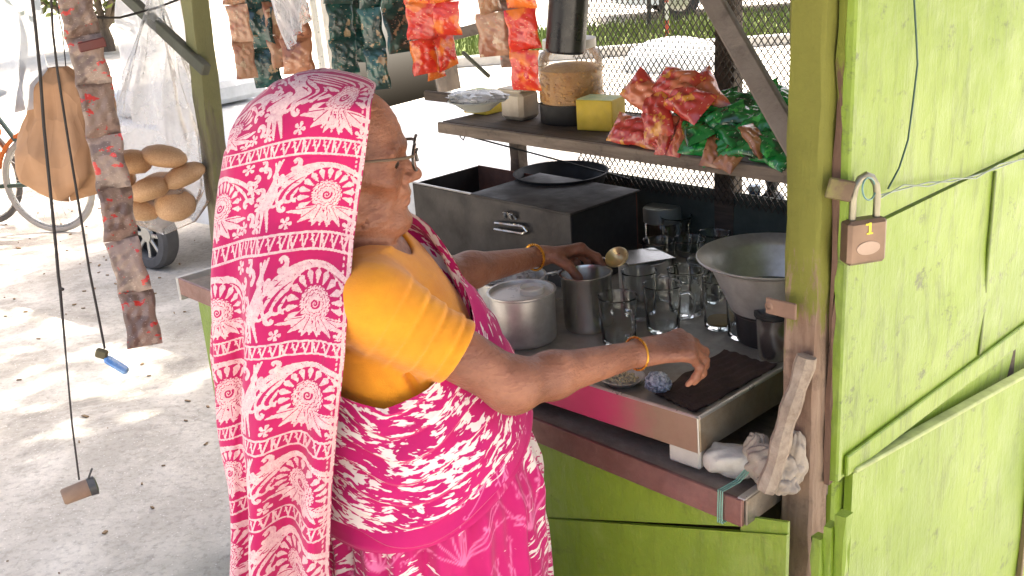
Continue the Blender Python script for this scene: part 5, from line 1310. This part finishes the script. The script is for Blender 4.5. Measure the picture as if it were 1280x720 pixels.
o = thing('cord_lighter', 'dark cord with a small blue lighter clipped to its end', 'cord', tuple(P2[-1])); m = MB(); m.tube([p-P2[-1] for p in P2], .0025, 6); m.tube([P2[0]-P2[-1], P2[0]-P2[-1]+np.array([0, 0, 2.06-P2[0][2]])], .003, 5); m.build('cord', CORD, o)
m = MB(); m.box(atd(127, 442, 2.10)-P2[-1], (.022, .012, .018), Matrix.Rotation(.4, 3, 'Y'), .003); m.build('clip', simple('olive_clip', srgb(96, 90, 62), .6), o)
m = MB(); m.bar(atd(131, 447, 2.1)-P2[-1], atd(160, 465, 2.1)-P2[-1], .022, .012, (0, 0, 1), .005); m.build('lighter', simple('blue_plastic', srgb(40, 120, 200), .25, col2=srgb(150, 190, 220), nsc=40), o)
# key bundle that hangs from the end of the wrap
P = atY(311, 628, 1.50); o = thing('key_bundle', 'small dark key fob hanging behind the pink wrap', 'keys', tuple(P)); m = MB(); m.tube([(0, 0, .02), (.002, 0, 0), (0, 0, -.012)], [.004, .005, .004], 8); m.build('cord', CORD, o)
m = MB(); m.tube([(0, 0, -.010), (-.001, 0, -.022), (-.004, 0, -.050), (-.005, 0, -.056)], [.005, .009, .010, .006], 8); m.build('fob', simple('slate_fob', srgb(74, 82, 76), .5), o)
# black tin hung from the roof
P = atv(706, 70, .16); sc = pxm(P); o = thing('black_tin', 'black shiny cylinder hanging above the biscuit jar', 'tin', tuple(P)); m = MB(); r_ = 25/sc; m.lathe([(0, 0), (r_*.92, 0), (r_, .004), (r_, .095), (r_*.9, .1), (0, .1)], 32, (0, 0, .006)); q = m.build('cylinder', simple('black_gloss', srgb(30, 30, 30), .3, var=.3), o); q.rotation_euler = (0, .12, 0)
m = MB(); m.tube([(.012, 0, .1), (.01, 0, 2.1-P[2])], .0015, 5); m.build('cord', CORD, o)

# ================================================================== bags and sheets hung from the far end of the eave
def hanging_bag(name, label, cat, cx, top, bot, wpx, dist, mat, seed, depth=.5, pinch=.25, sag=1.):
    rng = np.random.default_rng(seed); T = atd(cx[0], top, dist); B = atd(cx[1], bot, dist); sc = pxm(B); w_ = wpx/sc/2; Hh = T[2]-B[2]
    n, k = 50, 64; q = np.linspace(0, 1, n)[:, None]; a = np.linspace(0, 2*math.pi, k)[None]
    prof = np.interp(q, [0, .12, .35, .62, .85, .96, 1], [pinch*.35, pinch, .62, 1., .94, .60, .02])
    ph = rng.uniform(0, 6, 6)
    wr = 1+(.16*np.sin(5*a+ph[0]+3*q)+.10*np.sin(9*a+ph[1]-4*q)+.05*np.sin(17*a+ph[2]+9*q))*(1.1-.75*q)+.04*np.sin(14*q+3*a+ph[3])
    wr[:, -1] = wr[:, 0]
    X = w_*prof*wr*np.cos(a); Yy = w_*depth*prof*wr*np.sin(a); Z = Hh*(1-q)+.012*np.sin(3*a+ph[4])*q*sag+0*a
    off = (T-B); P = np.stack([X+off[0]*(1-q), Yy+off[1]*(1-q), Z], -1)
    m = MB(); m.grid(P); return m, B, w_, Hh
PAPER = NB('brown_paper'); _c = PAPER.mix(PAPER.noise(9, 5, .65), srgb(190, 150, 112), srgb(158, 116, 82)); PAPER.bump(PAPER.vor(16, 'F1', src=PAPER.map((1, 1, .6))), .8, .02)
PAPER = PAPER.fin(_c, .8, 0, Transmission_Weight=0.)
def paper_bag(label, px, py, wpx, hpx, dist, yaw, roll, seed):
    P = atd(px, py, dist); sc = pxm(P); me = pouch_mesh('paper_bag', wpx/sc, hpx/sc, .5*wpx/sc, seed, PAPER); o = link('paper_bag', me); o.location = tuple(P); o.rotation_euler = (math.pi/2, roll, yaw); return tag(o, label, 'paper bag', 'brown paper bags hung on a cord')
m, B, w_, Hh = hanging_bag('paper_bag', '', 'bag', (70, 86), 84, 246, 118, 2.75, PAPER, 14, .55, .55)
tag(m.build('paper_bag', PAPER, None, 60, tuple(B)), 'large bulging brown paper bag hanging at the front of the bunch', 'paper bag', 'brown paper bags hung on a cord')
paper_bag('narrow brown paper bag behind the sachet chain', 128, 150, 42, 108, 2.80, -.3, .05, 5)
paper_bag('upper brown paper bag tied above the large one', 84, 118, 34, 60, 2.86, .3, .0, 8)
wire('cord', 'thin cord from the eave to the brown paper bags', [atd(84, 100, 2.86), atd(78, 40, 2.86), np.array([*atd(78, 40, 2.86)[:2], 2.06])], .0016, CORD)
m, B, w_, Hh = hanging_bag('bun_bag', '', 'bag', (192, 204), -10, 288, 128, 2.95, POLYC, 4)
o = thing('bun_bag', 'clear plastic bag of tan buns hung beside the far post', 'plastic bag', tuple(B)); m.build('film', poly_material('cloudy_polythene', (.88, .88, .86), .26), o, 60)
m = MB(); m.tube([(-.02, .0, Hh-.01), (-.02, 0, 2.06-B[2])], .0016, 5); m.build('cord', CORD, o)
BUN = simple('baked_bun', srgb(206, 170, 128), .6, col2=srgb(178, 136, 96), nsc=14, bump=.15); bun_me = None
for k, (dx, dy, z, r) in enumerate(((-.050, -.02, .070, .060), (.050, -.02, .070, .060), (.0, -.045, .120, .060), (-.085, -.02, .150, .056), (.085, -.02, .145, .058), (-.035, -.035, .190, .054), (.045, -.03, .200, .052), (.0, .04, .1, .06))):
    mb = MB(); mb.lathe([(0, -.55), (.6, -.5), (.92, -.25), (1., .0), (.93, .3), (.7, .56), (.35, .72), (0, .76)], 24)
    if bun_me is None: q = mb.build('bun', BUN, None, 60); bun_me = q.data; bpy.data.objects.remove(q)
    q = link('bun', bun_me); q.location = (B[0]+dx, B[1]+dy, B[2]+z); q.scale = (r*(1.15, .9, 1.25, .8, 1.05, .95, 1.2, 1.)[k], r*.9, r*(.8, 1., .75, .95, .7, .9, .8, 1.)[k]); q.rotation_euler = (.2*math.sin(k*2), .25*math.cos(k*3), k); tag(q, 'large tan bread roll bulging inside the clear plastic bag', 'bun', 'buns in the plastic bag')
def film_sheet(name, label, corners, dist, mat, seed, amp=.02, thing_cat='plastic sheet', n=44):
    rng = np.random.default_rng(seed); P = [atd(x, y, d) for (x, y), d in zip(corners, dist)]; a = np.linspace(0, 1, n)[:, None, None]; b_ = np.linspace(0, 1, n)[None, :, None]
    G = P[0]*(1-a)*(1-b_)+P[1]*(1-a)*b_+P[2]*a*b_+P[3]*a*(1-b_); ph = rng.uniform(0, 6, 5)
    f = amp*(np.sin(17*b_+ph[0]+3*a)+.6*np.sin(31*b_+ph[1]-5*a)+.5*np.sin(9*a+6*b_+ph[2]))*(.3+a)
    G = G+np.array([.35, 1, 0])*f; m = MB(); m.grid(G-P[3]); o = m.build(name, mat, None, 60, tuple(P[3])); return tag(o, label, thing_cat)
WHF = poly_material('white_polythene', (.90, .91, .92), .86); BLF = poly_material('bluish_polythene', (.72, .80, .88), .7)
film_sheet('plastic_sheet', 'white plastic sheet hanging behind the bun bag', [(150, -60), (246, -60), (238, 210), (150, 120)], (3.15, 3.15, 3.2, 3.2), WHF, 1, .018)
film_sheet('plastic_sheet', 'bluish plastic sheet at the outer end of the eave', [(-60, -60), (36, -60), (66, 132), (-40, 150)], (2.7, 2.7, 2.75, 2.75), BLF, 2, .02)
film_sheet('plastic_sheet', 'small greyish plastic cover folded over the brown sachets', [(316, -50), (384, -50), (384, 26), (362, 62)], (1.98, 1.98, 1.98, 1.98), WHF, 3, .008)
wire('wire', 'dark wire strung along the eave past the far post', [atd(105, 22, 2.9), atd(150, 22, 2.92), atd(195, 10, 2.95), atd(232, -4, 2.98), atd(300, -40, 3.0)], .003, CORD)

# ================================================================== street behind
TYRE = simple('grey_tyre', srgb(96, 94, 92), .85, var=.25, bump=.3); RIM = simple('bike_rim', srgb(190, 188, 182), .3, .8)
def wheel(root, c, R_, ax, spokes=28, tw=.017, rimmat=RIM, tyremat=TYRE):
    ax = Vector(ax).normalized(); x = ax.orthogonal().normalized(); y = ax.cross(x); c = Vector(c)
    circ = lambda r, n=40: [c+(x*math.cos(2*math.pi*k/n)+y*math.sin(2*math.pi*k/n))*r for k in range(n+1)]
    h = MB(); h.tube([c-ax*.05, c+ax*.05], .018, 12); wh = h.build('wheel', RIM, root)
    m = MB(); m.tube(circ(R_-tw), tw, 10, False); m.build('tyre', tyremat, wh); m = MB(); m.tube(circ(R_-2.2*tw), tw*.5, 8, False); m.build('rim', rimmat, wh)
    m = MB()
    for k in range(spokes):
        a = 2*math.pi*k/spokes; b2 = a+(.5 if k % 2 else -.5); m.tube([c+ax*(.03 if k % 2 else -.03)+(x*math.cos(b2)+y*math.sin(b2))*.018, c+(x*math.cos(a)+y*math.sin(a))*(R_-2.2*tw)], .0013, 4, False)
    m.build('spokes', RIM, wh); return wh
wb = atz(74, 290, 0); R_ = .31
bk = thing('bicycle', 'bicycle with pale spoked wheels parked on the sunlit pavement', 'bicycle', tuple(wb)); dirn = np.array([-.96, .22, 0]); dirn /= np.linalg.norm(dirn); axl = (dirn[1], -dirn[0], 0)
w1 = np.array([0, 0, R_]); w2 = w1+dirn*1.02
wheel(bk, w1, R_, axl, tyremat=simple('pale_tyre', srgb(176, 170, 160), .8, var=.2)); wheel(bk, w2, R_, axl)
BKF = simple('bike_green_frame', srgb(70, 90, 80), .4)
m = MB(); bb = w1+dirn*.44+[0, 0, -.02]; seat = w1+dirn*.30+[0, 0, .50]; hd = w1+dirn*.86+[0, 0, .46]
for a, c_ in ((w1, bb), (w1, seat), (seat, bb), (bb, hd), (seat, hd), (hd, w2), (hd, hd+[0, 0, .16])): m.tube([a, c_], .015, 8)
m.build('frame', BKF, bk); m = MB(); m.tube([hd+[0, 0, .16]+np.array(axl)*.27-dirn*.12, hd+[0, 0, .17]+np.array(axl)*.1, hd+[0, 0, .17]-np.array(axl)*.1, hd+[0, 0, .16]-np.array(axl)*.27-dirn*.12], .012, 8); m.build('handlebar', RIM, bk)
crumple('saddle', BLK, tuple(seat+[0, 0, .05]), (.13, .08, .03), bk, 14, .05)
m = MB(); 
for k in range(14): pass
m.tube([w1+np.array([math.cos(a)*(R_+.02)*dirn[0], math.cos(a)*(R_+.02)*dirn[1], math.sin(a)*(R_+.02)]) for a in np.linspace(.3, 2.6, 16)], .014, 6); m.build('mudguard', simple('orange_enamel', srgb(214, 120, 60), .4), bk)
# cycle rickshaw further left
wb = atz(-12, 280, 0); rk = thing('cycle_rickshaw', 'cycle rickshaw with an orange painted seat body beside the bicycle', 'rickshaw', tuple(wb)); d2 = np.array([-.95, .31, 0]); a2 = np.array([d2[1], -d2[0], 0])
for s_ in (0, .86): wheel(rk, np.array([0, 0, .33])-a2*s_, .33, a2)
wheel(rk, np.array([0, 0, .33])-a2*.43+d2*1.55, .33, a2)
ORG = simple('orange_enamel', srgb(214, 120, 60), .4, col2=srgb(196, 70, 50), nsc=6)
m = MB(); c0_ = -a2*.43
def obx(c, sz, mt, nm): m = MB(); m.box(c, sz, Matrix((Vector(d2), Vector((-d2[1], d2[0], 0)), Vector((0, 0, 1)))).transposed(), .02); m.build(nm, mt, rk)
obx(c0_+[0, 0, .52], (.62, .70, .16), ORG, 'seat_box'); obx(c0_-d2*.30+[0, 0, .82], (.08, .72, .46), ORG, 'seat_back'); obx(c0_+d2*.02+[0, 0, .63], (.5, .64, .07), simple('red_seat', srgb(190, 60, 60), .5), 'cushion')
m = MB()
for a, c_ in ((c0_+[0, 0, .40], c0_+d2*.9+[0, 0, .42]), (c0_+d2*.9+[0, 0, .42], c0_+d2*1.35+[0, 0, .85]), (c0_+d2*1.35+[0, 0, .95], c0_+d2*1.55+[0, 0, .33]), (c0_+d2*.9+[0, 0, .42], c0_+d2*.8+[0, 0, .95])): m.tube([a, c_], .018, 8)
m.build('frame', ORG, rk)
m = MB(); a_ = np.linspace(0, 2.2, 14)[:, None]; yy = np.linspace(-.36, .36, 4)[None]
G = np.stack([c0_[0]+d2[0]*(-.32-.05+.55*np.sin(a_)*.9)-d2[1]*yy, c0_[1]+d2[1]*(-.32-.05+.55*np.sin(a_)*.9)+d2[0]*yy, 1.05+.55*(1-np.cos(a_))*.75+0*yy], -1); m.grid(G); m.build('hood', simple('hood_cloth', srgb(180, 60, 70), .7, var=.4), rk)
# small white three-wheeler behind the bags
wt = atz(196, 334, 0); hd_ = math.radians(-38)
tw_ = thing('three_wheeler', 'white battery three-wheeler with a small spoked wheel parked behind the stall', 'three-wheeler', tuple(wt), hd_)
WBODY = simple('white_enamel', srgb(222, 224, 224), .35, var=.1, dirt=(srgb(180, 176, 168), .4)); ALLOY = simple('alloy', srgb(190, 188, 180), .35, .6)
def small_wheel(c, R_=.19, wd=.10):
    h = MB(); h.lathe([(R_*.70, -wd/2), (R_*.92, -wd/2), (R_, -wd*.32), (R_, wd*.32), (R_*.92, wd/2), (R_*.70, wd/2), (R_*.66, wd*.3), (R_*.66, -wd*.3), (R_*.70, -wd/2)], 36, c, Matrix.Rotation(math.pi/2, 3, 'X')); wh = h.build('wheel', TYRE, tw_)
    m = MB(); m.lathe([(0, wd*.30), (.04, wd*.32), (.045, wd*.2), (.05, wd*.16)], 20, c, Matrix.Rotation(math.pi/2, 3, 'X'))
    for k in range(8):
        a = k*math.pi/4; m.bar(Vector(c)+Vector((.03*math.cos(a), -wd*.2, .03*math.sin(a))), Vector(c)+Vector((R_*.68*math.cos(a), -wd*.26, R_*.68*math.sin(a))), .022, .012, (0, 1, 0), .003)
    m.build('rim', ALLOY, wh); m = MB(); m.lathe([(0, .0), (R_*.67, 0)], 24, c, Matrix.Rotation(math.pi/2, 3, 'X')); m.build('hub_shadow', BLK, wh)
small_wheel((0, 0, .19)); small_wheel((0, 1.0, .19)); small_wheel((1.75, .5, .19))
body = MB(); prof = [(-.55, .30), (-.58, .62), (-.50, .78), (.55, .74), (1.0, .62), (1.45, .86), (1.78, .80), (1.95, .55), (1.9, .30), (1.5, .26), (.30, .26), (.22, .38), (.0, .44), (-.22, .38), (-.30, .26)]
ring = lambda y, s_: [(x, y, .5+(z-.5)*s_) for x, z in prof]
body.v += [tuple(p) for p in ring(.06, .94)+ring(.10, 1.)+ring(.92, 1.)+ring(.96, .94)]; n = len(prof)
for r_ in range(3):
    for i in range(n): body.f.append((r_*n+i, r_*n+(i+1) % n, (r_+1)*n+(i+1) % n, (r_+1)*n+i)); body.m.append(0)
body.f += [tuple(range(n)), tuple(range(3*n, 4*n))]; body.m += [0, 0]; body.build('body', WBODY, tw_, 30)
m = MB(); m.box((.45, .5, 1.62), (2.1, 1.0, .06), None, .03); m.build('roof', WBODY, tw_)
for x, y in ((-.5, .1), (-.5, .92), (.5, .1), (.5, .92), (1.42, .14), (1.42, .88)): m = MB(); m.tube([(x, y, .72), (x-.03, y, 1.6)], .02, 8); m.build('roof_post', ALLOY, tw_)
m = MB(); m.box((-.2, .5, .84), (.5, .8, .12), None, .03); m.build('seat', simple('blue_grey_seat', srgb(190, 194, 196), .6), tw_)
m = MB(); m.add([(1.5, .14, .88), (1.5, .88, .88), (1.42, .88, 1.56), (1.42, .14, 1.56)], [(0, 1, 2, 3)]); m.build('windscreen', GLASS, tw_, 0)
# grass verge across the road, with tufts
gA = [atz(-300, 62, 0), atz(1700, 62, 0)]; YG0, YG1 = 12.7, 15.6
GRS = NB('verge_grass'); GRS = GRS.fin(GRS.mix(GRS.ramp(GRS.noise(2.5, 6, .7), [(.35, 0.), (.65, 1.)]), (.085, .13, .02), (.15, .17, .045)), .9)
m = MB(); m.grid(np.stack(np.meshgrid(np.linspace(-1.2, 16, 40), np.linspace(YG0, YG1, 8), indexing='ij')+[np.full((40, 8), .03)], -1)); tag(m.build('grass_verge', GRS, None, 0), None, None, kind='structure')
rng = np.random.default_rng(12); n = 9000; X = rng.uniform(-1.1, 12, n); Yp = rng.uniform(YG0+.05, YG1-.05, n); h = rng.uniform(.06, .22, n); a = rng.uniform(0, 6.28, n); ln = rng.normal(0, .05, (n, 2)); w_ = .018
V = np.empty((n, 3, 3)); V[:, 0] = np.stack([X-w_*np.cos(a), Yp-w_*np.sin(a), np.full(n, .03)], -1); V[:, 1] = np.stack([X+w_*np.cos(a), Yp+w_*np.sin(a), np.full(n, .03)], -1); V[:, 2] = np.stack([X+ln[:, 0], Yp+ln[:, 1], .03+h], -1)
o = npmesh('grass', V.reshape(-1, 3), np.arange(3*n).reshape(-1, 3), GRS, None, smooth=False); tag(o, 'short yellow green grass on the verge behind the netting', 'grass', kind='stuff')
m = MB(); m.box((7.4, YG0-.06, .06), (17.2, .12, .12), None, .01); tag(m.build('kerb', simple('kerb_stone', srgb(180, 176, 168), .9, bump=.4)), None, None, kind='structure')
# parked white car on the far side
CARX, CARY = 2.0, 16.9
car = thing('parked_car', 'white hatchback parked beyond the grass verge', 'car', (CARX, CARY, 0)); 
sec = [(-.2, .30, .62, .62), (0, .26, .86, .74), (.5, .24, .96, .80), (1.05, .22, 1.02, .83), (1.5, .22, 1.42, .72), (2.2, .22, 1.50, .70), (3.0, .22, 1.46, .70), (3.6, .22, 1.12, .78), (3.95, .26, .98, .78), (4.1, .34, .80, .70)]
rows = []
for x, zb, zt, hw_ in sec:
    zs_ = .92 if zt > 1.1 else zt; r_ = []
    for s_, z in ((-1, zb), (-1.0, .55), (-1.0, min(zs_, .92)), (-.86 if zt > 1.1 else -.96, zt-.06), (-.6, zt), (.6, zt), (.86 if zt > 1.1 else .96, zt-.06), (1, min(zs_, .92)), (1, .55), (1, zb)): r_.append((x, s_*(hw_ if z > .95 else .82*min(1, hw_/.74)), z))
    rows.append(r_)
m = MB(); m.grid(np.array(rows), closed=True); m.f += [tuple(range(10)), tuple(range(90, 100))]; m.m += [0, 0]; m.build('body', WBODY, car, 25)
DGL = simple('dark_car_glass', srgb(40, 48, 52), .08, var=.2)
for x0, x1 in ((1.45, 2.2), (2.28, 3.1)): m = MB(); m.add([(x0-.2 if x0 < 2 else x0, -.826, .95), (x1, -.826, .95), (x1-.0, -.70, 1.36), (x0+.1 if x0 < 2 else x0, -.70, 1.36)], [(0, 1, 2, 3)]); m.build('window', DGL, car, 0)
for x in (.75, 3.25):
    h = MB(); h.lathe([(.17, -.1), (.28, -.1), (.30, -.07), (.30, .07), (.28, .1), (.17, .1)], 32, (x, -.76, .30), Matrix.Rotation(math.pi/2, 3, 'X')); wh = h.build('wheel', simple('black_tyre', srgb(44, 44, 44), .8), car); m = MB(); m.lathe([(0, .11), (.10, .11), (.18, .09)], 24, (x, -.76, .30), Matrix.Rotation(math.pi/2, 3, 'X')); m.build('rim', ALLOY, wh)
    h = MB(); h.lathe([(0, -.1), (.28, -.1), (.30, -.07), (.30, .07), (.28, .1), (0, .1)], 32, (x, .76, .30), Matrix.Rotation(math.pi/2, 3, 'X')); h.build('wheel', simple('black_tyre', srgb(44, 44, 44), .8), car)
for y in (-.55, .55): m = MB(); m.box((-.19, y, .66), (.06, .26, .10), None, .02); m.build('headlight', GLASS, car)
m = MB(); m.box((2.25, -.83, .86), (.16, .03, .03), None, .01); m.build('door_handle', ALLOY, car)
pp = atz(834, 50, 0); po = thing('striped_pole', 'thin red and white striped pole on the grass verge', 'pole', (pp[0], pp[1], .03))
m = MB()
for k in range(9): (m.tube([(0, 0, k*.22), (0, 0, k*.22+.22)], .025, 10, mi=k % 2))
m.build('shaft', [simple('red_paint', srgb(214, 90, 70), .5), simple('white_paint', srgb(226, 220, 210), .5)], po)
m = MB(); m.lathe([(0, 1.98), (.035, 1.98), (.02, 2.03), (0, 2.04)], 10); m.build('cap', simple('white_paint', srgb(226, 220, 210), .5), po)
pp = atz(812, 44, 0); po = thing('signpost', 'slim dark post on the verge near the striped pole', 'post', (pp[0], pp[1], .03)); m = MB(); m.tube([(0, 0, 0), (0, 0, 2.4)], .03, 8); m.build('shaft', BLK, po); m = MB(); m.box((0, -.04, 2.3), (.4, .02, .3), None, .005); m.build('plate', WBODY, po)
hp_ = atz(842, 84, 0); o = crumple('covered_heap', simple('white_tarpaulin', srgb(224, 224, 220), .6, var=.06), (0, 0, .0), (.55, .4, .30), None, 26, .05, 21); o.location = (hp_[0], hp_[1], .02); tag(o, 'low heap under a white tarpaulin on the road behind the netting', 'heap')

# ---- trees: leaves as single faces through the crown, on limbs
BARK = wood_material('tree_bark', srgb(110, 96, 80), srgb(70, 60, 50), gsc=(14, 14, 3))
def leaf_material(name, c1, c2):
    b = NB(name); c = b.mix(b.noise(1.4, 4, .6), c1, c2); c = b.mix(b.ramp(b.noise(24, 2), [(.4, 0.), (.6, 1.)]), c, tuple(x*1.35 for x in c1)); return b.fin(c, .5, 0)
def tree(label, base, trunk_h, crown_c, crown_r, n, leaf, mat, seed, r0=.18, limbs=7):
    rng = np.random.default_rng(seed); base = np.array(base, float); root = thing('tree', label, 'tree', tuple(base)); m = MB()
    cc = np.array(crown_c, float)-base; fork = np.array([cc[0]*.12, cc[1]*.12, trunk_h])
    m.tube([(0, 0, -.05), (.02, .01, trunk_h*.5), fork], [r0*1.25, r0, r0*.8], 12)
    tips = []
    for k in range(limbs):
        d = rng.normal(0, 1, 3); d /= np.linalg.norm(d); e = cc+d*np.array(crown_r)*rng.uniform(.45, .85); mid = (fork+e)/2+rng.normal(0, .2, 3)+[0, 0, .25]
        m.tube([fork, mid, e], [r0*.55, r0*.32, r0*.10], 8); tips.append(e)
        for j in range(3):
            e2 = e+rng.normal(0, .45, 3)*np.array(crown_r)*.5; m.tube([mid+(e-mid)*.4*j, e2], [r0*.14, r0*.05], 5); tips.append(e2)
    m.build('trunk', BARK, root, 60); tips = np.array(tips)
    ci = rng.integers(0, len(tips), n); C_ = tips[ci]+rng.normal(0, 1, (n, 3))*np.array(crown_r)*.20
    nrm = rng.normal(0, 1, (n, 3))+[0, 0, 1.2]; nrm /= np.linalg.norm(nrm, axis=1)[:, None]; t = np.cross(nrm, rng.normal(0, 1, (n, 3))); t /= np.linalg.norm(t, axis=1)[:, None]; s_ = np.cross(nrm, t)
    L_ = leaf*rng.uniform(.6, 1.25, n)[:, None]; V = np.stack([C_-t*L_, C_+s_*L_*.42-nrm*L_*.08, C_+t*L_, C_-s_*L_*.42-nrm*L_*.08], 1).reshape(-1, 3)
    o = npmesh('crown', V, np.arange(4*n).reshape(-1, 4), mat, root, smooth=False); return root
LEAF = leaf_material('broad_leaf', (.05, .09, .018), (.085, .12, .03)); LEAFY = leaf_material('yellow_green_leaf', (.10, .14, .02), (.16, .17, .04))
tree('tall shade tree arching over the stall and pavement', (5.4, 6.4, 0), 5.6, (.7, 7.9, 9.4), (4.4, 3.8, 1.5), 7500, .14, LEAF, 3, .24, 14)
tb_ = atz(136, 64, 0); tree('yellow green bushy tree far across the road beyond the bags', tuple(tb_), .35, (tb_[0], tb_[1], 1.7), (1.3, 1.2, 1.2), 5000, .11, LEAFY, 8, .09, 9)

# dry litter on the pavement
rng = np.random.default_rng(44); m = MB()
for k in range(260):
    x, y = rng.uniform(-3.4, -.4), rng.uniform(2.2, 7.0); s_ = rng.uniform(.004, .020)*(1+.8*(k % 9 == 0)); a = rng.uniform(0, 6.28)
    m.box((x, y, .004), (s_, s_*rng.uniform(.2, .7), .005), Matrix.Rotation(a, 3, 'Z') @ Matrix.Rotation(rng.normal(0, .2), 3, 'X'), .001)
tag(m.build('litter', simple('dry_leaf_brown', srgb(150, 124, 92), .9, var=.5, nsc=2)), 'scattered dry leaf crumbs and grit on the pavement', 'litter', kind='stuff')
